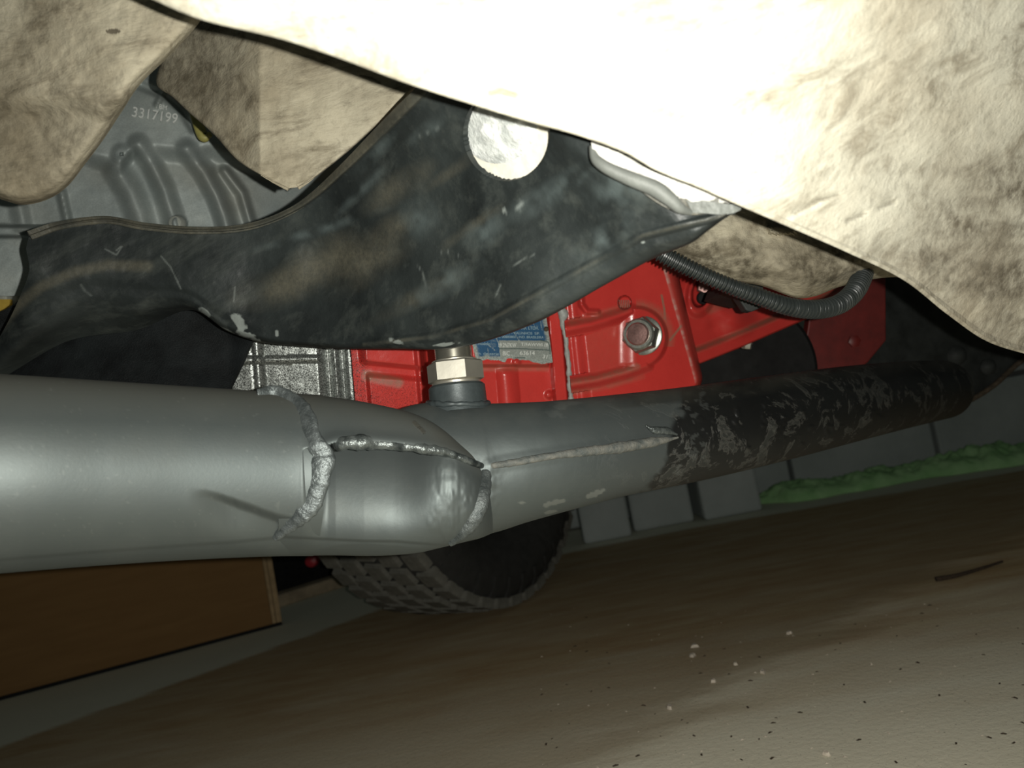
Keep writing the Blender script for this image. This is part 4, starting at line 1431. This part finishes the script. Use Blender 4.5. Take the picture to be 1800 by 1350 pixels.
at[..., 2] = np.clip(sheen * 0.8, 0, 1)
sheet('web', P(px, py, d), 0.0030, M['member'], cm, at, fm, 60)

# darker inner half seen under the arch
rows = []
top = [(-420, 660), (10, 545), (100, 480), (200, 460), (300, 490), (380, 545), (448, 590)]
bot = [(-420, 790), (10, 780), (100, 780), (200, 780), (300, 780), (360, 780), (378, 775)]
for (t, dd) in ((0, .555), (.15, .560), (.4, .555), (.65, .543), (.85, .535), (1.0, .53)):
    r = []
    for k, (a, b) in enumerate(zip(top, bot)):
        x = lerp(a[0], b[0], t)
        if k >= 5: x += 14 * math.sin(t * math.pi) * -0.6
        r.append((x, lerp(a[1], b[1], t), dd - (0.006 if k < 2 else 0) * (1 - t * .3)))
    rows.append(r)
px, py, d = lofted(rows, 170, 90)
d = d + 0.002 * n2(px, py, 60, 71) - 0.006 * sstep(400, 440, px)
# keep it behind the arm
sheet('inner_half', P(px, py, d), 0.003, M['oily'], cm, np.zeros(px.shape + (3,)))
# bushing in the hole: cream cup and crinkled washer
def disc(name, cx, cy, rx, ry, dep, mat, dome, parent, rot=0.0, seed=1, rough=0.0):
    nr, na = 26, 72
    r = np.linspace(0.001, 1, nr)[:, None]
    th = np.linspace(0, 2 * np.pi, na)[None, :]
    X, Y = rx * r * np.cos(th), ry * r * np.sin(th)
    x = cx + X * math.cos(rot) - Y * math.sin(rot)
    y = cy + X * math.sin(rot) + Y * math.cos(rot)
    dd = (HOLE_FIT[0] + HOLE_FIT[1] * (x - 890) + HOLE_FIT[2] * (y - 236)) + dep + dome * r ** 2.5 + rough * n2(x, y, 16, seed)
    return sheet(name, P(x, y, dd + 0 * th), 0.003, mat, parent, np.zeros(x.shape + (3,)), None, 70)
disc('bushing_cup', 893, 236, 90, 94, 0.010, M['cream'], 0.0, cm, 0, 4, 0.001)
disc('bushing_washer', 876, 216, 68, 72, 0.004, M['galv'], 0.005, cm, 0.2, 5, 0.002)
# rolled grey lip at the torn end and the ragged white underseal above it
lip = spline(np.array([(1040, 258, .2845), (1046, 278, .283), (1062, 292, .281), (1108, 314, .280), (1150, 331, .279), (1176, 349, .279), (1196, 366, .280), (1214, 374, .283)], float), 70)
lr = np.interp(np.linspace(0, 1, 70), [0, .12, .4, .7, .9, 1], [0.0010, 0.0020, 0.0026, 0.0030, 0.0022, 0.0010])
tube('rolled_lip', P(lip[:, 0], lip[:, 1], lip[:, 2]), lr, M['rolled'], cm, 14)
rg1 = [(1036, 225, .280), (1075, 240, .279), (1110, 255, .278), (1150, 275, .277), (1200, 300, .277), (1250, 325, .278), (1302, 345, .281)]
rg2 = [(1044, 282, .284), (1066, 293, .282), (1110, 312, .281), (1160, 333, .280), (1200, 350, .281), (1255, 357, .283), (1299, 362, .285)]
rows = [rg1, [tuple(lerp(np.array(a), np.array(b), 0.6)) for a, b in zip(rg1, rg2)], rg2]
px, py, d = lofted(rows, 150, 40)
w_ = np.linspace(0, 1, 40)[:, None]
py = py + 6 * n2(px, py * 0, 14, 81) * w_
d = d + 0.0022 * n2(px, py, 18, 82)
sheet('torn_underseal', P(px, py, d), 0.0016, M['ragged'], cm, None)
rg3 = [(1206, 352, .2825), (1230, 352, .2825), (1262, 356, .2825), (1290, 360, .283), (1303, 362, .284)]
rg4 = [(1218, 374, .2828), (1240, 375, .2828), (1265, 377, .283), (1288, 375, .2835), (1302, 369, .284)]
px, py, d = lofted([rg3, rg4], 60, 16)
sheet('end_patch', P(px, py, d + 0.0006 * n2(px, py, 12, 4)), 0.001, M['rolled'], cm, None)
tag(cm, 'black stamped steel crossmember arm with scratched paint and bushing hole', 'crossmember')

# ------------------------------------------------------------------ exhaust
ex = empty('exhaust_pipe', P(700, 980, 0.43))
def profile(table, n):
    """table rows: px, centre py, half width px, depth -> dense samples with real radius"""
    t = np.array(table, float)
    s = spline(np.c_[t[:, 0], t[:, 1], t[:, 2], t[:, 3]], n)
    c = P(s[:, 0], s[:, 1], s[:, 3])
    r = s[:, 2] * s[:, 3] / FPX * 0.985
    return s, c, r
def surf_depth(s, px, py):
    c = np.interp(px, s[:, 0], s[:, 1])
    hw = np.interp(px, s[:, 0], s[:, 2])
    dd = np.interp(px, s[:, 0], s[:, 3])
    q = np.clip((py - c) / hw, -0.995, 0.995)
    return dd - hw * dd / FPX * np.sqrt(1 - q * q)
PIPE_CLOUD = []
def hit_depth(x, y):
    """depth of the nearest pipe surface in front at a pixel"""
    C_ = np.concatenate(PIPE_CLOUD)
    out = []
    for a, b in zip(np.atleast_1d(x), np.atleast_1d(y)):
        r2 = (C_[:, 0] - a) ** 2 + (C_[:, 1] - b) ** 2
        k = r2 < 36.0
        out.append(np.percentile(C_[k, 2], 12) if k.any() else C_[np.argmin(r2), 2])
    out = np.array(out)
    if len(out) > 9:
        p = np.pad(out, 4, mode='edge')
        out = np.convolve(p, np.ones(9) / 9, 'valid')
    return out
def pipe_mesh(name, table, n, ns, attrf, dispf=None, mat='pipe', fixed=None):
    s, c, r = profile(table, n)
    ring = tube_pts(c, r, ns, fixed=fixed)
    if dispf is not None:
        x, y, w = proj(ring)
        cen = c[:, None]
        nrm = ring - cen
        nrm /= np.linalg.norm(nrm, axis=-1, keepdims=True)
        tc = (_C - ring) / np.linalg.norm(_C - ring, axis=-1, keepdims=True)
        facing = sstep(0.0, 0.35, (tc * nrm).sum(-1))
        ring = ring + tc * (dispf(x, y, ring) * facing)[..., None]
    x, y, w = proj(ring)
    k = (w < c[:, None] @ _fw - _C @ _fw) & (x > -50) & (x < 1300)
    PIPE_CLOUD.append(np.c_[x[k], y[k], w[k]])
    at = attrf(x, y, ring)
    return tube_obj(name, ring, M[mat], ex, at.reshape(-1, 3)), s

LT = [(-658, 842, 218, .275), (-375, 837, 200, .300), (-198, 834, 189, .318), (0, 831, 176, .341), (150, 830, 165, .364), (300, 830, 155, .388), (420, 831, 148, .406), (500, 832.5, 144, .417), (556, 834, 142, .423)]
RD = [(505, 833, 142.5, .4185), (540, 834, 141.5, .420), (600, 837, 138, .4215), (660, 843, 133, .4215), (710, 848, 126, .4205), (745, 853, 117, .420), (775, 859, 104, .420), (800, 866, 91, .420), (825, 873, 78, .4225), (845, 880, 66, .430), (862, 885, 54, .443), (878, 889, 42, .460)]
RT = [(672, 838, 84, .447), (700, 833, 108, .447), (730, 830, 119, .447), (765, 828, 123, .447), (800, 826, 120.5, .448), (850, 822, 116, .450), (900, 814, 108, .452), (960, 804.5, 100.5, .458), (1020, 794, 95, .468), (1080, 783.5, 90.5, .480), (1200, 765, 85, .507), (1350, 737.5, 77.5, .556), (1500, 708.5, 67, .640), (1600, 692, 58, .735), (1655, 685, 52, .81)]
def dusty_top(x, y, s):
    c = np.interp(x, s[:, 0], s[:, 1])
    hw = np.interp(x, s[:, 0], s[:, 2])
    q = (y - c) / hw
    return np.clip((-q - 0.55) / 0.4, 0, 1)
_ls = profile(LT, 200)[0]
_rs = profile(RD, 200)[0]
_ts = profile(RT, 300)[0]
def at_left(x, y, ring):
    a = np.zeros(x.shape + (3,))
    n = n2(x, y, 70, 91)
    a[..., 2] = np.clip(dusty_top(x, y, _ls) * 0.9 + 0.30 * np.clip(n, 0, 1), 0, 1)
    a[..., 1] = (n2(x, y, 7, 92, 2) > 0.52) * 0.25
    return a
def dp_left(x, y, ring):
    h = 0.0001 * n2(x, y, 90, 93, 2)
    # overlapping lower skin: a step inwards below the slanting edge near the ring weld
    ly = np.interp(x, [300, 360, 420, 470, 515], [862, 868, 886, 905, 918]) + 2 * n2(x, y * 0, 10, 94)
    am = sstep(330, 420, x) * (1 - sstep(515, 530, x))
    h = h - 0.0045 * am * sstep(-9, 9, y - ly) * (1 - sstep(8, 80, y - ly))
    ly2 = np.interp(x, [-300, 0, 200, 420, 480, 640], [1012, 984, 968, 952, 946, 950])
    h = h - 0.0010 * sstep(-4, 4, y - ly2)
    return h
pipe_mesh('large_tube', LT, 400, 420, at_left, dp_left)
SEAM = [(560, 792), (590, 782), (640, 779), (700, 783), (760, 791), (800, 801), (828, 812), (850, 820)]
def at_red(x, y, ring):
    a = np.zeros(x.shape + (3,))
    a[..., 2] = np.clip(dusty_top(x, y, _rs) * 0.8 + 0.35 * np.clip(n2(x, y, 60, 95), 0, 1), 0, 1)
    a[..., 1] = (n2(x, y, 6, 96, 2) > 0.55) * 0.3
    gap, _ = pdist(x, y, [(728, 743), (738, 752), (745, 760)])
    a[..., 0] = (1 - sstep(2, 5, gap)) * 0.9
    return a
def dp_red(x, y, ring):
    sy_ = np.interp(x, [p[0] for p in SEAM], [p[1] for p in SEAM])
    e = y - sy_
    w = sstep(530, 578, x) * (1 - sstep(850, 870, x))
    ee = np.clip(e + 4, 0, 400) / 9.0
    w2 = w * (1 - sstep(690, 810, x))
    h = -0.025 * w2 * np.where(ee < 1, ee * np.exp(1 - ee), np.clip(1 - (ee - 1) / 19.0, 0, 1))
    h = h + 0.0015 * w * np.exp(-((e + 10) / 12) ** 2)
    sm = (1 - sstep(14, 62, pdist(x, y, [(800, 845), (815, 890), (790, 935)])[0]))
    h = h + 0.0016 * sm * n2(x, y, 34, 97, 3, 1.6, 0.8) + 0.00012 * n2(x, y, 30, 98)
    h = h - 0.0 * (1 - sstep(1, 5, pdist(x, y, [(757, 870), (748, 892), (738, 912)])[0]))
    ly2 = np.interp(x, [500, 640, 700, 760, 860], [944, 951, 952, 957, 962])
    h = h - 0.0016 * sstep(-3, 3, y - ly2) * (1 - sstep(20, 40, y - ly2))
    return h
_rdir = P(700, 840, .43) - P(520, 833, .4185)
pipe_mesh('reducer', RD, 260, 440, at_red, dp_red, fixed=_rdir / np.linalg.norm(_rdir))
def at_right(x, y, ring):
    a = np.zeros(x.shape + (3,))
    edge = 1168 + (y - 770) * -0.35 + 34 * n2(x, y, 40, 101)
    blk = sstep(-12, 12, x - edge)
    top = dusty_top(x, y, _ts)
    # thin black undercoat showing along the upper side already further left
    blk2 = sstep(0.1, 0.5, top) * sstep(1020, 1130, x + 50 * n2(x, y, 50, 102)) * 0.8
    a[..., 0] = np.clip(np.maximum(np.maximum(blk, blk2), 0.45 * sstep(960, 1160, x + 30 * n2(x, y, 60, 111))), 0, 1)
    a[..., 2] = np.clip(top * 0.75 * (0.6 + n2(x, y, 30, 103)), 0, 1)
    chips = np.zeros(x.shape)
    for (cx, cy, rx, ry, rot) in ((972, 727, 30, 10, 0.25), (1000, 708, 34, 4, 0), (985, 715, 16, 8, 0), (975, 884, 28, 7, -0.25), (1046, 868, 24, 9, -0.45), (968, 900, 18, 4, -.2), (918, 884, 8, 5, 0)):
        X, Y = (x - cx) * math.cos(rot) + (y - cy) * math.sin(rot), -(x - cx) * math.sin(rot) + (y - cy) * math.cos(rot)
        hy = np.hypot(X / rx, Y / ry)
        chips = np.maximum(chips, sstep(0.3, 0.45, 1.0 - hy + 0.9 * n2(x, y, 10, 104)) * (hy < 1.3))
    fl_ = (n2(x, y, 13, 105, 4) > 0.30) * blk * (np.abs(x - 1175) < 70) * 0.12
    a[..., 1] = np.clip(chips * np.where(y < 780, 0.25, 0.9) + fl_, 0, 1)
    return a
def dp_right(x, y, ring):
    h = 0.0003 * n2(x, y, 40, 106)
    sm = (1 - sstep(10, 46, pdist(x, y, [(850, 835), (850, 880), (815, 940)])[0]))
    h = h + 0.0018 * sm * n2(x, y, 24, 107)
    sy_ = np.interp(x, [845, 960, 1080, 1190], [821, 802, 787, 770])
    e = y - sy_
    w = sstep(845, 870, x) * (1 - sstep(1150, 1200, x))
    h = h + 0.0010 * w * np.clip(1 - np.abs(e) / 16, 0, 1)
    h = h + 0.0012 * sstep(0.2, 0.5, n2(x, y, 16, 108)) * sstep(1200, 1260, x)
    return h
pipe_mesh('small_tube', RT, 420, 240, at_right, dp_right)

def bead(name, path, rpx, sprof, mat, lump=0.35, lumps=6.0, sink=0.35, seed=1, n=110, squash=1.0):
    p = spline(np.array(path, float), n)
    x, y = p[:, 0], p[:, 1]
    rr = np.interp(np.linspace(0, 1, n), np.linspace(0, 1, len(rpx)), rpx)
    L = np.concatenate([[0], np.cumsum(np.hypot(np.diff(x), np.diff(y)))])
    rr = rr * (1 + lump * vnoise(np.c_[L / (lumps * 2.2), L * 0, L * 0], seed)) * (1 + 0.10 * vnoise(np.c_[L / 7, L * 0, L * 0], seed + 1))
    sd = hit_depth(x, y)
    r3 = rr * sd / FPX
    ring = tube_pts(P(x, y, sd + r3 * sink), r3, 18, squash)
    c = P(x, y, sd + r3 * sink)
    nn = ring - c[:, None]
    ring = ring + nn * (0.16 * fbm(ring * 200, 2, seed)[..., None])
    return tube_obj(name, ring, M[mat], ex)
bead('ring_weld', [(452, 691), (480, 689), (505, 698), (526, 712), (538, 735), (546, 760), (556, 783), (562, 800), (561, 826), (557, 850), (551, 872), (540, 893), (522, 911), (502, 930), (482, 947)],
     [6, 12, 14, 16, 17, 19, 20, 21, 20, 22, 24, 22, 15, 8], _ls, 'weld', 0.28, 16, 0.20, 3, 150, 0.42)
bead('body_seam_weld', [(572, 796), (590, 784), (612, 778), (650, 779), (700, 783), (740, 788), (780, 795), (810, 805), (832, 814), (852, 821)], [5, 11, 12, 11, 10, 9, 8.5, 8, 7, 5], _rs, 'weld_dark', 0.2, 12, 0.35, 5, 140)
bead('lower_seam_weld', [(846, 820), (870, 818), (910, 812), (960, 803), (1020, 795), (1080, 788), (1130, 780), (1165, 774), (1192, 769)], [4, 7, 7, 7.5, 8, 9, 10, 9, 2], _ts, 'weld_dusty', 0.12, 12, 0.25, 7, 150)
bead('junction_weld', [(850, 822), (852, 845), (846, 872), (838, 898), (824, 922), (806, 944), (790, 956)], [7, 15, 18, 18, 16, 12, 6], _ts, 'weld_smear', 0.2, 16, 0.35, 9, 90, 0.55)
# rough black lump at the tip of the seam
bead('flaking_crust', [(1135, 748), (1150, 757), (1172, 758), (1190, 764)], [3, 6, 6, 3], _ts, 'weld_dark', 0.4, 5, 0.3, 12, 50)

# flakes of curling paint on the black length
fr = np.random.default_rng(21)
for k in range(44):
    x = fr.uniform(1150, 1640)
    c = np.interp(x, _ts[:, 0], _ts[:, 1])
    hw = np.interp(x, _ts[:, 0], _ts[:, 2])
    y = c + hw * min(0.97, max(-0.3, fr.normal(0.62, 0.28)))
    sd = surf_depth(_ts, x, y)
    s = sd / FPX * fr.uniform(3, 9) * (1 if x < 1400 else 0.7)
    a0 = fr.uniform(0, 6.28)
    m = 7
    V = []
    cen = P(x, y, sd - 0.0004)
    ra = [s * fr.uniform(0.5, 1.2) for _ in range(m)]
    for lay in (0.0, 0.0004):
        for i in range(m):
            th = a0 + 2 * math.pi * i / m
            px_, py_ = x + ra[i] * math.cos(th) * FPX / sd, y + 0.6 * ra[i] * math.sin(th) * FPX / sd
            lift = 0.0008 if i in (0, 1) else 0.0
            V.append(P(px_, py_, surf_depth(_ts, px_, py_) - 0.0002 - lift - lay))
    F = [tuple(range(m, 2 * m)), tuple(reversed(range(m)))] + [(i, (i + 1) % m, m + (i + 1) % m, m + i) for i in range(m)]
    mesh_obj('paint_flake', np.array(V), F, M['rail' if k % 5 else 'rolled'], ex, None, False)

# bung for the sensor
s0 = np.array([806.0, 712.0])
s1 = np.array([795.0, 600.0])
sd0 = 0.447
axb = P(s0[0], s0[1], sd0)
axt = P(s1[0], s1[1], sd0 + 0.004)
sax = (axt - axb) / np.linalg.norm(axt - axb)
pxm = sd0 / FPX
lathe('sensor_bung', axb - sax * 12 * pxm, sax, [(54 * pxm, 0), (52 * pxm, 10 * pxm), (50.5 * pxm, 20 * pxm), (50 * pxm, 44 * pxm), (46 * pxm, 48 * pxm), (30 * pxm, 48.5 * pxm)], M['bung'], ex, 64)
bw = [axb + sax * 3 * pxm + (math.cos(t) * -_fw + math.sin(t) * _R) * 52 * pxm for t in np.linspace(-2.2, 2.2, 60)]
bwp = np.array(bw)
tube('bung_weld', bwp + 0.0006 * fbm(bwp * 300, 3, 4)[:, None] * sax, 0.0017 * (1 + 0.5 * fbm(bwp * 420, 3, 7)), M['bung'], ex, 10)
tag(ex, 'grey painted exhaust pipe with weld seams stepping down to a peeling black tube', 'exhaust pipe')

sn = empty('exhaust_sensor', axb + sax * 34 * pxm)
lathe('seal_washer', axb + sax * 35.5 * pxm, sax, [(40 * pxm, 0), (43 * pxm, 1.5 * pxm), (43 * pxm, 5 * pxm), (40 * pxm, 7 * pxm)], M['nickel'], sn, 48)
sx_, sy_, _ = frame(sax)
ph = math.atan2(Vector(-_fw).dot(sy_), Vector(-_fw).dot(sx_)) + math.radians(30 - 5)
lathe('hex_nut', axb + sax * 41 * pxm, sax, [(45 * pxm, 0), (50 * pxm, 2.5 * pxm), (50 * pxm, 33 * pxm), (46 * pxm, 36 * pxm)], M['nickel'], sn, sides=6, phase=ph)
lathe('collar', axb + sax * 76 * pxm, sax, [(40 * pxm, 0), (40 * pxm, 3 * pxm), (34 * pxm, 6 * pxm)], M['nickel'], sn, 48)
lathe('sleeve', axb + sax * 78 * pxm, sax, [(33 * pxm, 0), (33 * pxm, 52 * pxm), (31 * pxm, 54 * pxm), (12 * pxm, 55 * pxm)], M['sleeve'], sn, 48)
tag(sn, 'silver hex sensor plug screwed upright into the exhaust bung', 'sensor')

# ------------------------------------------------------------------ corrugated conduit
cp_ = np.array([(1085, 408, .452), (1130, 425, .448), (1165, 447, .446), (1205, 468, .446), (1245, 487, .447), (1285, 504, .448), (1330, 520, .450), (1375, 536, .452), (1410, 543, .455), (1445, 543, .460), (1478, 533, .467), (1502, 512, .476), (1514, 488, .486), (1518, 470, .494), (1516, 440, .50)], float)
cs = spline(cp_, 1400)
cc = P(cs[:, 0], cs[:, 1], cs[:, 2])
L = np.concatenate([[0], np.cumsum(np.linalg.norm(np.diff(cc, axis=0), axis=1))])
pitch = 0.00235
r_ = np.interp(cs[:, 0], [1085, 1165, 1250, 1330, 1420, 1500], [14.5, 14.5, 12.5, 13.5, 15.0, 16.0]) * cs[:, 2] / FPX
prof = 1 + 0.13 * np.clip(np.sin(2 * np.pi * L / pitch) * 2.2, -1, 1)
cd = tube('corrugated_conduit', cc, r_ * prof, M['conduit'], None, 22)
tag(cd, 'black corrugated plastic conduit curving across the red gearbox tail', 'conduit')
cl_ = empty('conduit_clip', P(1320, 556, 0.60))
prism('tab', [P(x, y, 0.520) for x, y in [(1288, 510), (1345, 528), (1352, 534), (1322, 548), (1312, 546)]], _fw * 0.012, M['rail'], cl_, 0.001)
prism('foot', [P(x, y, 0.532) for x, y in [(1288, 508), (1345, 522), (1340, 500), (1295, 490)]], _fw * 0.08, M['rail'], cl_)
tag(cl_, 'black pointed clip tab under the corrugated conduit', 'clip')
